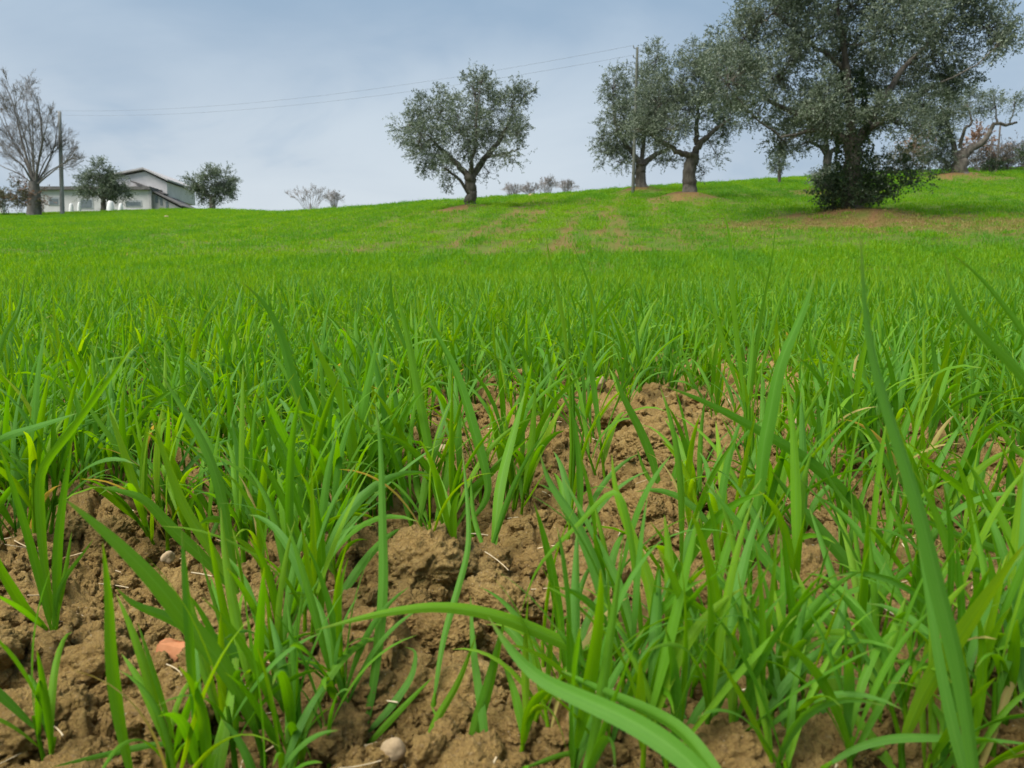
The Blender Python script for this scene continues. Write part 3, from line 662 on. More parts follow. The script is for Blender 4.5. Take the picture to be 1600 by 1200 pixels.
olive('olive tree behind the tall weathered pole on the hill crest', 1003, 40.0,
      [(1001, 288, 14), (1000, 270, 11), (1003, 255, 12)],
      [[(1001, 258, 9, 0), (985, 235, 7, .2), (965, 205, 5, .3), (958, 160, 3, .3)], [(1004, 258, 9, 0), (1020, 245, 8, 0), (1045, 232, 5, 0)], [(1003, 255, 7, 0), (1008, 200, 5, .3), (1018, 130, 3, .3)]],
      [(962, 132, 24, 26), (952, 152, 12, 14), (968, 195, 30, 36), (948, 232, 20, 24), (984, 225, 32, 30), (1024, 92, 22, 30, .8), (1008, 128, 34, 40, .9), (998, 172, 36, 38), (968, 252, 22, 14, .7), (1030, 185, 30, 36), (1034, 250, 24, 12, .5), (940, 215, 12, 20, .7)],
      40000, 0.10, depth=0.9)
def big_extra(root, off, k, Y):
    iv = obj('ivy', None, None, root)
    # ivy leaves hugging the trunk and the lower limbs
    n = 6500; t = rng.random(n); th = rng.uniform(0, 6.28, n); cx = np.interp(t, [0, .5, .75, 1], [1332, 1333, 1332, 1326]); cyy = np.interp(t, [0, 1], [322, 110]); rr = np.interp(t, [0, .3, .6, 1], [30, 22, 24, 15]) * (0.75 + 0.5 * vnoise(t * 14, th * 1.3, 9))
    Pb = np.array([P(a, b, Y) for a, b in zip(cx, cyy)]) + np.stack([np.cos(th), np.sin(th), 0 * th], 1) * (rr * k)[:, None]
    D = unit(np.stack([np.cos(th), np.sin(th), rng.normal(0, .7, n)], 1) + rng.normal(0, .5, (n, 3)))
    ivy = leaves_mesh('ivy', Pb - off, D, rng.uniform(.05, .10, n), rng.uniform(.04, .075, n), rng.random(n))
    bpy.data.objects.remove(iv); obj('ivy', ivy, M_IVY, root)
    leaf_mass('base_shoots', root, off, Y, [(1312, 300, 36, 26), (1352, 292, 34, 30), (1332, 270, 40, 24), (1388, 262, 36, 20, .8), (1425, 282, 26, 16, .6), (1300, 318, 20, 14), (1370, 308, 26, 16), (1290, 282, 20, 18, .6), (1405, 250, 28, 16, .6), (1330, 305, 50, 22), (1395, 285, 24, 16, .7), (1440, 270, 22, 14, .5)], 10500, 0.08, M_IVY, 0.4, P(1335, 318, Y))
olive('biggest olive tree, ivy on its trunk and bushy shoots at its foot', 1335, 24.0,
      [(1333, 335, 26), (1332, 290, 19), (1334, 220, 20)],
      [[(1328, 228, 13, 0), (1292, 196, 11, .2), (1240, 176, 8, .5), (1185, 150, 4, .8)], [(1333, 222, 14, 0), (1326, 150, 11, -.2), (1320, 85, 8, -.3), (1308, 5, 4, -.4)], [(1340, 224, 13, 0), (1366, 180, 11, .1), (1408, 112, 8, .3), (1468, 50, 4, .4)],
       [(1345, 210, 9, 0), (1385, 185, 7, -.5), (1430, 150, 5, -.9), (1490, 120, 2, -1)], [(1320, 110, 6, -.2), (1260, 60, 5, -.6), (1210, 20, 3, -.8)], [(1300, 200, 6, 0), (1270, 205, 5, -.8), (1220, 215, 3, -1)]],
      [(1142, 128, 42, 50), (1150, 62, 44, 48), (1192, 18, 52, 44), (1222, 108, 54, 54), (1268, 46, 56, 56), (1330, 8, 62, 48), (1318, 100, 54, 56), (1398, 36, 60, 52), (1388, 120, 56, 50), (1458, 84, 50, 48), (1478, 18, 56, 46), (1545, 36, 40, 44), (1500, 124, 38, 32), (1248, 176, 46, 34), (1222, 216, 28, 24, .9), (1398, 182, 46, 26, .9), (1178, 176, 36, 24), (1452, 160, 36, 24, .9), (1290, 160, 46, 36), (1330, -55, 70, 46), (1240, -45, 56, 44), (1420, -45, 66, 46), (1500, -35, 52, 40), (1565, 66, 22, 24, .8), (1352, 195, 34, 20, .7), (1290, 205, 34, 18, .8), (1262, 226, 26, 14, .5), (1420, 205, 30, 14, .5), (1125, 98, 26, 28, .8)],
      165000, 0.085, depth=1.7, extra=big_extra, clus=30)
olive('smaller olive tree half hidden behind the biggest olive, dark bush at its foot', 1293, 36.0,
      [(1293, 290, 12), (1292, 265, 9), (1294, 238, 9)],
      [[(1293, 242, 7, 0), (1278, 228, 5, 0), (1262, 222, 4, 0), (1250, 226, 2, 0)], [(1294, 240, 7, 0), (1288, 205, 5, 0), (1285, 190, 3, 0)], [(1296, 240, 7, 0), (1312, 225, 5, 0), (1330, 205, 3, 0)]],
      [(1262, 198, 32, 24), (1300, 195, 36, 28), (1225, 222, 18, 18, .7), (1280, 176, 34, 22), (1335, 195, 26, 22), (1290, 276, 26, 15, .9, -.5), (1278, 284, 18, 9, .8, -.6)], 21000, 0.095, depth=.6)
olive('leaning hard-pruned olive tree with a bent bare limb reaching sideways', 1497, 44.0,
      [(1494, 264, 20), (1500, 250, 14), (1508, 240, 12)],
      [[(1505, 243, 12, 0), (1520, 231, 10, 0), (1538, 220, 8, 0), (1547, 205, 6, 0), (1556, 193, 5, 0), (1574, 195, 4, 0), (1588, 191, 3, 0)], [(1496, 248, 9, 0), (1488, 220, 6, .2), (1480, 195, 4, .2), (1470, 165, 3, .2)], [(1500, 232, 5, 0), (1508, 200, 4, -.2), (1518, 193, 3, -.2), (1512, 165, 2, -.2)], [(1558, 192, 3, 0), (1556, 175, 2, 0), (1552, 150, 1, 0)], [(1578, 193, 2, 0), (1584, 172, 1.5, 0), (1585, 150, 1, 0)]],
      [(1448, 186, 32, 24), (1484, 168, 28, 26), (1516, 162, 24, 28, .9), (1552, 164, 22, 20, .7), (1580, 162, 15, 17, .6), (1468, 232, 26, 26), (1480, 252, 30, 14), (1470, 205, 22, 20), (1440, 205, 16, 14, .6)], 25000, 0.105, depth=.6)
olive('small round olive shrub under the lower left boughs of the biggest olive', 1217, 46.0, [(1218, 274, 4), (1218, 262, 3), (1218, 252, 2)], [[(1218, 258, 2, 0), (1218, 245, 1.5, 0)]],
      [(1218, 250, 13, 12), (1219, 236, 9, 12), (1212, 262, 11, 8)], 3600, 0.10, name='olive_shrub', depth=.2, clus=12)
olive('dark bushy olive tree standing on the skyline right of the house', 332, 70.0, [(330, 324, 7), (331, 314, 6), (333, 305, 5)],
      [[(331, 310, 4, 0), (320, 300, 3, 0), (308, 288, 2, 0)], [(333, 308, 4, 0), (345, 298, 3, 0), (356, 288, 2, 0)]],
      [(306, 284, 15, 15), (328, 273, 16, 14), (350, 282, 18, 17), (322, 296, 20, 12), (350, 302, 16, 10), (318, 309, 9, 7), (338, 311, 12, 6), (360, 292, 9, 10)], 15000, 0.16, M_IVY if False else M_OLIVE, depth=.6, clus=14)
olive('grey-green olive tree standing in front of the white house', 160, 76.0, [(162, 326, 7), (162, 315, 5), (162, 306, 4)],
      [[(162, 312, 4, 0), (148, 300, 3, 0), (138, 288, 2, 0)], [(163, 310, 4, 0), (176, 298, 3, 0), (184, 285, 2, 0)]],
      [(138, 290, 16, 18), (158, 272, 16, 16), (155, 258, 9, 9, .7), (178, 282, 17, 18), (162, 298, 24, 14), (188, 300, 13, 13, .8), (140, 306, 14, 8, .7)], 15000, 0.17, depth=.6, clus=14)

# bare trees
def bare_tree(label, px, Y, trunk, limbs, tips, name='bare_tree', group='leafless trees', seed=3, mat=None, levels=3, thick=1.0, extra=None, nsub=(7, 6, 5), rmin=0.010):
    r_ = random.Random(seed); k = Y / 1200
    x = xat(px, Y); z = float(H(x, Y)) - 0.1; off = np.array((x, Y, z))
    root = obj(name, None, label=label, cat='tree', group=group, loc=off)
    tp = px_path([(a, b) for a, b, r in trunk], Y); tp[0] = off; rr = np.array([r * k for *_, r in trunk])
    mt = MB(); mt.tube(tp, rr, 10); mbr = MB()
    def grow(p, d, ln, rad, lev):
        n = 5; pts = [p]; dd = d
        for _ in range(n):
            dd = dd + np.array([r_.gauss(0, .10), r_.gauss(0, .10), r_.gauss(0.035, .07)]); dd = dd / np.linalg.norm(dd); pts.append(pts[-1] + dd * ln / n)
        pts = np.array(pts); mbr.tube(pts, np.maximum(np.linspace(rad, rad * 0.45, n + 1), rmin), 5 if lev < 2 else 3)
        if lev >= levels: return
        for j in range(nsub[lev]):
            t = r_.uniform(0.2, 1.0); i = min(int(t * n), n - 1); q = pts[i] + (pts[i + 1] - pts[i]) * (t * n - i)
            a = np.array([r_.gauss(0, 1), r_.gauss(0, 1), r_.gauss(0.1, .8)]); a -= a.dot(dd) * dd; a /= np.linalg.norm(a) + 1e-6
            an = r_.uniform(.35, .8); nd = dd * math.cos(an) + a * math.sin(an); grow(q, nd, ln * r_.uniform(.42, .68) * (1.15 - 0.4 * t), rad * 0.52, lev + 1)
    for lb in limbs:
        pp = np.array([P(a, b, Y + dy) for a, b, r, dy in lb]); rr = np.array([r * k * 0.42 for a, b, r, dy in lb])
        n = 4 * len(pp); tt = np.linspace(0, 1, n); tk = np.linspace(0, 1, len(pp))
        q = np.stack([pchip(tk, pp[:, c], tt) for c in range(3)], 1); q[1:] += rng.normal(0, 0.012 * k * 12, (n - 1, 3)); mbr.tube(q, np.interp(tt, tk, rr), 7)
        Ltot = np.linalg.norm(np.diff(pp, axis=0), axis=1).sum()
        for j in range(tips):
            t = r_.uniform(.22, 1); i = min(int(t * (n - 1)), n - 2); d0 = unit(q[i + 1] - q[i])
            a = np.array([r_.gauss(0, 1), r_.gauss(0, 1), r_.gauss(.2, .6)]); a -= a.dot(d0) * d0; a /= np.linalg.norm(a)
            an = r_.uniform(.3, .75); grow(q[i], d0 * math.cos(an) + a * math.sin(an), Ltot * r_.uniform(.25, .42) * (1.1 - .5 * t), np.interp(tt[i], tk, rr) * 0.5 * thick, 1)
    mt.V = [v - off for v in mt.V]; mbr.V = [v - off for v in mbr.V]
    obj('trunk', mt.mesh('trunk'), mat or M_BARE, root); obj('crown', mbr.mesh('crown'), mat or M_BARE, root)
    if extra: extra(root, off, k, Y)
    return root
def bt_extra(root, off, k, Y):
    leaf_mass('base_bush', root, off, Y, [(28, 304, 22, 20, .8), (52, 312, 16, 12), (8, 310, 16, 14)], 5200, 0.13, M_BRUSH, 0.35, P(45, 322, Y), 14)
    leaf_mass('russet_leaves', root, off, Y, [(38, 300, 20, 20, .6), (62, 306, 12, 14, .5)], 900, 0.13, M_RUSSET, 0.5, P(45, 322, Y), 12)
bare_tree('tall leafless tree at the field edge beside the grey concrete pole', 52, 62.0, [(54, 329, 11), (54, 305, 8), (53, 284, 7)],
          [[(52, 288, 6, 0), (44, 255, 4.5, .2), (33, 215, 3.4, .3), (24, 175, 2, .3), (10, 135, 1, .3)], [(55, 288, 6, 0), (60, 255, 4.5, -.2), (66, 215, 3.2, -.2), (62, 175, 1.8, -.2), (58, 150, 1, -.2)],
           [(54, 290, 4, 0), (38, 262, 3, -.8), (12, 240, 2, -1), (-12, 205, 1, -1)], [(57, 285, 4, 0), (72, 262, 3, .6), (86, 225, 2, .9), (92, 180, 1, 1)], [(56, 290, 3.5, 0), (80, 270, 2.4, -.6), (105, 250, 1.4, -.9), (122, 228, .8, -1)], [(44, 255, 3, .2), (22, 225, 2, .7), (2, 170, 1, .9)]] + [[(54, 290, 3, 0), (54 + (tx - 54) * .35, 288 - (288 - ty) * .4, 2.2, dy * .5), (54 + (tx - 54) * .8, 288 - (288 - ty) * .75, 1.4, dy), (tx, ty, .6, dy * 1.2)] for tx, ty, dy in ((-8, 160, 1), (20, 140, -1), (40, 135, .8), (50, 165, -.9), (78, 165, -.6), (100, 200, .9), (120, 238, .4), (-10, 250, .3))],
          6, seed=5, extra=bt_extra, levels=3, nsub=(5, 7, 6), rmin=.009, thick=.7)
for i, (px, Y, h, w, lab) in enumerate([(485, 135, 25, 40, 'round leafless tree on the skyline left of the lone olive'), (522, 138, 15, 14, 'narrow leafless tree just right of the round skyline tree'),
                                       (800, 110, 14, 16, 'leafless sapling on the skyline right behind the lone olive'), (828, 112, 14, 15, 'leafless sapling between two taller skyline saplings'), (856, 112, 24, 13, 'tallest leafless sapling on the skyline between the olives'), (886, 114, 17, 14, 'last leafless sapling before the pole olive on the skyline')]):
    crest = 318 - (px - 440) * 0.0 if px < 700 else 294
    crest = np.interp(px, [400, 560, 700, 900], [324, 318, 314, 301]); b = crest + 14; h = h + 7
    limbs = [[(px + a * w * .2, crest + 8, 1.0, 0), (px + a * w * .55, crest - h * .35, .7, a * .8), (px + a * w * .8, crest - h * (0.35 + .55 * math.sqrt(1.05 - a * a)) * (1 - .12 * abs(math.sin(a * 9 + i))), .3, -a)] for a in (-1, -.8, -.6, -.4, -.2, 0, .2, .4, .6, .8, 1)]
    bt = bare_tree(lab, px, Y, [(px, b, 2.2), (px, crest, 1.5), (px, crest - 3, 1.2)], limbs, 5, seed=20 + i, mat=M_TWIG, levels=3, nsub=(4, 5, 4), thick=.8, rmin=.011, group='leafless trees on the skyline', name='bare_tree' if h > 12 else 'bare_bush')

# brush and hedge behind the leaning olive
def bush(label, px, Y, lobes, n, leaf, mat, base_row, group=None, cat='bush', name='bush', clus=20, wide=.3):
    x = xat(px, Y); z = float(H(x, Y)) - 0.05; off = np.array((x, Y, z))
    root = obj(name, None, label=label, cat=cat, group=group, loc=off)
    leaf_mass('foliage', root, off, Y, lobes, n, leaf, mat, wide, off, clus); return root
bush('bramble thicket between the biggest olive and the leaning olive', 1425, 47.0, [(1400, 250, 30, 16), (1430, 246, 30, 16), (1415, 232, 20, 12, .5), (1450, 250, 22, 14)], 6000, 0.11, M_BRUSH, 262, 'scrub along the upper field edge')
bush('russet-leaved bush seen through gaps left of the leaning olive', 1440, 54.0, [(1438, 218, 15, 15, .8), (1425, 228, 12, 10, .6), (1450, 230, 14, 12, .6)], 1500, 0.13, M_RUSSET, 262, 'scrub along the upper field edge', clus=10, wide=.5)
bush('russet-leaved bush under the bent bare limb', 1525, 52.0, [(1528, 212, 14, 14, .7), (1518, 222, 12, 12, .6), (1552, 226, 10, 10, .4), (1538, 222, 14, 12, .5)], 1300, 0.13, M_RUSSET, 262, 'scrub along the upper field edge', clus=10, wide=.5)
bush('grey leafless hedge along the field edge behind the thin leaning post', 1560, 53.0, [(1530, 246, 26, 14), (1565, 244, 26, 14), (1598, 240, 24, 18), (1630, 240, 26, 20), (1580, 250, 30, 10), (1545, 252, 24, 8)], 15000, 0.14, M_TWIGLEAF, 262, 'scrub along the upper field edge', cat='hedge', name='hedge', clus=60, wide=.2)
bush('dark green bush at the far end of the grey hedge', 1603, 50.0, [(1605, 240, 16, 12), (1625, 238, 18, 14)], 3000, 0.11, M_IVY, 262, 'scrub along the upper field edge')
bush('low green weed tuft on the verge under the bent limb', 1552, 45.5, [(1552, 258, 14, 4), (1545, 260, 10, 3)], 1600, 0.09, M_IVY, 262)
bush('dark shrub at the foot of the tall leafless tree', 8, 63.0, [(2, 312, 14, 11), (-14, 308, 16, 14)], 3200, 0.14, M_IVY, 325)
# thin leaning posts
def post(label, a, b, Y, r, mat, name='fence_post', cat='post', group=None):
    p0 = P(*a, Y); p1 = P(*b, Y); p0[2] = float(H(p0[0], Y)) - 0.2; mb = MB()
    mb.tube(np.array([p0, (p0 + p1) / 2 + (0.01, 0, 0), p1, p1 + (0, 0, 0.002)]) - p0, [r, r * .95, r * .9, r * .1], 8)
    return obj(name, mb.mesh(name), mat, label=label, cat=cat, group=group, loc=p0)
post('thin dark post leaning at the hedge below the bent limb', (1557, 250), (1563, 196), 49.0, 0.055, M_POST, group='posts at the hedge')
post('short dark stake in the hedge left of the leaning post', (1547, 246), (1550, 214), 51.0, 0.04, M_POST, name='stake', group='posts at the hedge')

# ------------------------------------------------------------------ poles and wires
def pole(label, a, b, Y, r, mat, arms):
    p0 = P(*a, Y); p1 = P(*b, Y); p0[2] = float(H(p0[0], Y)) - 0.3
    root = obj('utility_pole', None, label=label, cat='pole', group='poles of the overhead line', loc=p0)
    mb = MB(); q = np.linspace(p0, p1, 8); mb.tube(np.vstack([q, q[-1:] + (0, 0, .02)]) - p0, np.append(np.linspace(r, r * .72, 8), 0.001), 10); obj('shaft', mb.mesh('shaft'), mat, root)
    tips = []
    for dz in arms:
        m2 = MB(); c = p1 + (0, 0, dz) - p0; m2.tube(np.array([c + (0, 0, 0), c + (-0.16, -.05, 0), c + (-0.2, -.06, .07), c + (-0.2, -.06, .13)]), [.018, .018, .03, .03], 6); obj('insulator', m2.mesh('insulator'), M_CONC, root); tips.append(p0 + c + (-0.2, -.06, .13))
    return tips
t1 = pole('grey concrete utility pole beside the tall leafless tree', (97, 329), (93, 174), 63.0, 0.17, M_CONC, (-0.08, -0.42))
t2 = pole('weathered utility pole rising in front of the crest olive', (989, 288), (996, 74), 38.0, 0.085, M_WOODPOLE, (-0.06, -0.50))
for (a, b), lab in zip(zip(t1, t2), ('upper overhead wire sagging between the two poles', 'lower overhead wire sagging between the two poles')):
    s_ = np.linspace(0, 1, 40)[:, None]; w = a + (b - a) * s_; w[:, 2] -= (0.9 * 4 * s_ * (1 - s_))[:, 0]
    mb = MB(); mb.tube(w, 0.005, 5); obj('overhead_wire', mb.mesh('overhead_wire'), M_WIRE, label=lab, cat='wire', group='overhead wires')

# ------------------------------------------------------------------ the house beyond the crest
YH = 100.0; kh = YH / 1200
def hx(px): return xat(px, YH)
def hz(row): return zrow(row, YH)
hb = hz(338)
house = obj('house', None, label='white two-storey house with a low flat-roofed front wing behind the crest', cat='house', loc=(hx(150), YH, hb))
HO = np.array((hx(150), YH, hb))
def hpart(name, mat, build, parent=house, po=None):
    mb = MB(); build(mb); mb.V = [v - (HO if po is None else po) for v in mb.V]; return obj(name, mb.mesh(name, smooth=False), mat, parent)
def prism(mb, poly, y0, y1):                    # poly: (px,row) outline facing the field, extruded in depth
    n = len(poly); V = [(hx(a), y0, hz(b)) for a, b in poly] + [(hx(a), y1, hz(b)) for a, b in poly]
    for i in range(n):
        j = (i + 1) % n; mb.add([V[i], V[j], V[n + j], V[n + i]], [(0, 1, 2, 3)])
    c0 = np.mean(V[:n], 0); c1 = np.mean(V[n:], 0)
    for i in range(n):
        j = (i + 1) % n; mb.add([V[i], V[j], (np.array(V[i]) * 0 + c0), c0], [(1, 0, 2, 3)]); mb.add([V[n + i], V[n + j], c1, c1], [(0, 1, 2, 3)])
hpart('wing_wall', M_WALL, lambda m: m.box(hx(60), hx(235), YH, YH + 7, hb, hz(297)))
hpart('wing_roof', M_ROOF, lambda m: m.box(hx(57), hx(238), YH - .5, YH + 7.4, hz(297) + .003, hz(292)))
hpart('upper_wall', M_WALL, lambda m: prism(m, [(135, 300), (135, 277), (212, 262), (246, 279), (246, 303)], YH + 3.0, YH + 12))
def roofs(m):
    for a, b in (((128, 275.5), (212, 259)), ((212, 259), (251, 278))):
        V = []
        for y0 in (YH + 2.4, YH + 12.6):
            V += [(hx(a[0]), y0, hz(a[1])), (hx(b[0]), y0, hz(b[1])), (hx(b[0]), y0, hz(b[1]) + .22), (hx(a[0]), y0, hz(a[1]) + .22)]
        m.add(V, [(0, 1, 2, 3), (7, 6, 5, 4), (0, 4, 5, 1), (3, 2, 6, 7), (0, 3, 7, 4), (1, 5, 6, 2)])
hpart('gable_roof', M_FASCIA, roofs)
def canopy(m):
    a, b = (196, 281), (248, 301); V = []
    for y0 in (YH + 1.6, YH + 2.99):
        V += [(hx(a[0]), y0, hz(a[1])), (hx(b[0]), y0, hz(b[1])), (hx(b[0]), y0, hz(b[1]) + .2), (hx(a[0]), y0, hz(a[1]) + .2)]
    m.add(V, [(0, 1, 2, 3), (7, 6, 5, 4), (0, 4, 5, 1), (3, 2, 6, 7), (0, 3, 7, 4), (1, 5, 6, 2)])
hpart('balcony_canopy', M_ROOF, canopy)
hpart('lean_to', M_FASCIA, lambda m: prism(m, [(235.2, 338), (235.2, 300), (279, 324), (279, 338)], YH + .6, YH + 6))
def ltr(m):
    a, b = (233, 296.5), (283, 322.5); V = []
    for y0 in (YH + .2, YH + 6.3):
        V += [(hx(a[0]), y0, hz(a[1])), (hx(b[0]), y0, hz(b[1])), (hx(b[0]), y0, hz(b[1]) + .16), (hx(a[0]), y0, hz(a[1]) + .16)]
    m.add(V, [(0, 1, 2, 3), (7, 6, 5, 4), (0, 4, 5, 1), (3, 2, 6, 7), (0, 3, 7, 4), (1, 5, 6, 2)])
hpart('lean_to_roof', M_ROOF, ltr)
for px0, px1, r0, r1 in ((76, 94, 308, 321), (125, 146, 310, 326), (196, 222, 313, 323)):
    w = hpart('window', M_SHUTTER, lambda m: m.box(hx(px0), hx(px1), YH - .06, YH - .003, hz(r1), hz(r0)))
    hpart('pane', M_GLASS, lambda m: m.box(hx(px0 + 2), hx(px1 - 2), YH - .09, YH - .063, hz(r1 - 1.5), hz(r0 + 2.5)), w)
for px0 in (240, 247, 256):
    r0 = 305 + (px0 - 240) * .55; hpart('window', M_GLASS, lambda m: m.box(hx(px0), hx(px0 + 4), YH + .53, YH + .597, hz(r0 + 11), hz(r0)))
hpart('corner_column', M_FASCIA, lambda m: m.box(hx(233.5), hx(237), YH - .08, YH + .3, hb, hz(297) - .003))
for px0, w_, r0 in ((92, .9, 276), ):
    pass
hpart('chimney_pipe', M_ROOF, lambda m: m.box(hx(111), hx(112.4), YH + 3, YH + 3.2, hz(292) + .003, hz(289.5)))
hpart('vent_pipe', M_ROOF, lambda m: m.box(hx(215), hx(216.2), YH + 1, YH + 1.2, hz(292) + .003, hz(288.5)))
# small white things in the yard
for px0, top, wd_, lab in ((110.5, 318, .5, 'white garden post just right of the concrete pole'), (123, 316, .4, 'tallest white garden post before the house wall'), (172, 314, .8, 'white leaning board under the house olive'), (188, 318, .5, 'white block right of the leaning board'), (3, 318, .6, 'white object at the left edge beside the leafless tree')):
    Yw = 74.0; zb = float(H(xat(px0, Yw), Yw)) - .1; mb = MB(); hh = zrow(top, Yw) - zb
    mb.tube(np.array([(0, 0, 0), (0.02, 0, hh * .5), (.05, 0, hh * .92), (.06, 0, hh), (.06, 0, hh + .01)]), [wd_ * .5, wd_ * .42, wd_ * .3, wd_ * .2, .01], 8)
    obj('yard_post', mb.mesh('yard_post'), M_WHITE, label=lab, cat='post', loc=(xat(px0, Yw), Yw, zb))
for px0, top, lab in ((266, 304, 'thin grey mast right of the house roof'), (281, 312, 'short thin mast farther right of the house')):
    zb = hb; mb = MB(); hh = zrow(top, YH) - zb; mb.tube(np.array([(0, 0, 0), (0, 0, hh * .5), (0, 0, hh), (0, 0, hh + .01)]), [.12, .1, .09, .01], 6)
    obj('mast', mb.mesh('mast'), M_CONC, label=lab, cat='mast', loc=(hx(px0), YH + 14, zb))
for px, py, r, lab in ((260, 341, .14, 'small pale stone lying in the crop below the house'), (830, 308, .2, 'pale yellowish stone near the crest right of the lone olive')):
    g = ground_hit(px, py); o = obj('field_stone', stone_mesh('field_stone', int(px), .7), M_STONE, label=lab, cat='stone', group='stones far up the field'); o.location = (g[0], g[1], g[2] + .08); o.scale = (r, r, r)

# ------------------------------------------------------------------ young wheat
def ribbon(C, wd, side, fold=0.25, across=5, tint=0.4):
    """a leaf blade: centre line C, width wd along it, side vectors; folded a little along the midrib"""
    n = len(C); T = np.gradient(C, axis=0); T = unit(T); side = unit(side - (side * T).sum(1)[:, None] * T); Nn = np.cross(side, T)
    q = np.linspace(-1, 1, across)
    prof_ = fold * (np.abs(q) ** 1.3)
    V = C[:, None, :] + (wd * 0.5)[:, None, None] * (q[None, :, None] * side[:, None, :] * math.sqrt(max(0.2, 1 - fold ** 2)) + prof_[None, :, None] * Nn[:, None, :])
    i = (np.arange(n - 1)[:, None] * across + np.arange(across - 1)[None, :]).ravel()
    Fq = np.stack([i, i + 1, i + across + 1, i + across], 1)
    uv = np.stack([np.tile((q + 1) / 2, n), np.repeat(np.linspace(0, 1, n), across)], 1)
    return V.reshape(-1, 3), Fq, uv, np.full(n * across, tint)
def wprof(s, W):
    return W * (0.24 + 0.34 * sstep(0, 0.10, s) + 0.42 * sstep(0.05, 0.42, s)) * np.clip(1 - s ** 2.6, 0, 1) ** 0.85 + 0.0003
def tube_part(pts, rad, sides, tint):
    m = MB(); m.tube(pts, rad, sides); V = m.V[0]; n = len(pts)
    uv = np.stack([np.tile(np.linspace(0.1, 0.9, sides), n), np.repeat(np.linspace(0, .5, n), sides)], 1)
    return V, m.F[0], uv, np.full(len(V), tint)
def leaf_local(base, az, lean0, curl, Ln, Wd, tint, n=11, across=3, twist=0.6, fold=0.28, r=rng):
    s = np.linspace(0, 1, n); ang = lean0 + curl * s ** 1.7; ds = Ln / (n - 1)
    d = np.stack([np.sin(ang) * math.cos(az), np.sin(ang) * math.sin(az), np.cos(ang)], 1)
    sw = r.uniform(-.25, .25); pz = np.array((-math.sin(az), math.cos(az), 0)); d = unit(d + pz * (sw * s ** 1.5)[:, None])
    C = base + np.vstack([np.zeros(3), np.cumsum((d[:-1] + d[1:]) / 2 * ds, 0)])
    th = r.uniform(-.3, .3) + twist * s; nrm = np.cross(d, pz)
    side = pz * np.cos(th)[:, None] + nrm * np.sin(th)[:, None]
    return ribbon(C, wprof(s, Wd), side, fold, across, tint)
def make_plant(r, n_till, hgt, n=11, across=3, wide=1.0, n_leaf=3, sides=6, spread=.012):
    """list of parts (name, V, F, uv, tint): stems and leaves of one plant, base at the origin"""
    parts = []; pt = r.normal(.40, .09)
    for k in range(n_till):
        az0 = r.uniform(0, 6.28); b = np.array((r.normal(0, spread), r.normal(0, spread), -0.015)); lean = abs(r.normal(0, .16)) + .03
        hs = hgt * r.uniform(.18, .34); d = np.array((math.sin(lean) * math.cos(az0), math.sin(lean) * math.sin(az0), math.cos(lean)))
        top = b + d * (hs + .015)
        parts.append(('stem', *tube_part(np.array([b, b + d * hs * .5, top]), np.array([.0021, .0019, .0014]) * wide, sides, pt + .12)))
        az = r.uniform(0, 6.28)
        for j in range(n_leaf):
            f = (j + .6) / n_leaf; q = b + d * (.015 + hs * (0.35 + .65 * f)); az += math.pi + r.normal(0, .5)
            up = j == n_leaf - 1
            Ln = hgt * (r.uniform(.62, .95) if up else r.uniform(.45, .9)); lean0 = r.uniform(.02, .25) if up else r.uniform(.18, .6)
            curl = r.uniform(.05, .8) if up else r.uniform(.2, 1.7)
            tn = pt + r.normal(0, .13)
            if r.random() < .14: tn = r.uniform(.0, .15)
            if r.random() < .022 and j == 0: tn = 1.3 if r.random() < .5 else .97
            parts.append(('leaf', *leaf_local(q, az, lean0, curl, Ln, wide * r.uniform(.0055, .0098), tn, n, across, r.normal(0, .9), .3, r)))
    return parts
def part_mesh(p): return arrays_to_mesh(p[0], p[1], p[2], p[3], {'tint': p[4]})
def join_mesh(name, parts):
    V, F_, U, T, n = [], [], [], [], 0
    for p in parts: V.append(p[1]); F_.append(p[2] + n); U.append(p[3]); T.append(p[4]); n += len(p[1])
    return arrays_to_mesh(name, np.concatenate(V), np.concatenate(F_), np.concatenate(U), {'tint': np.concatenate(T)})

r1 = np.random.default_rng(5)
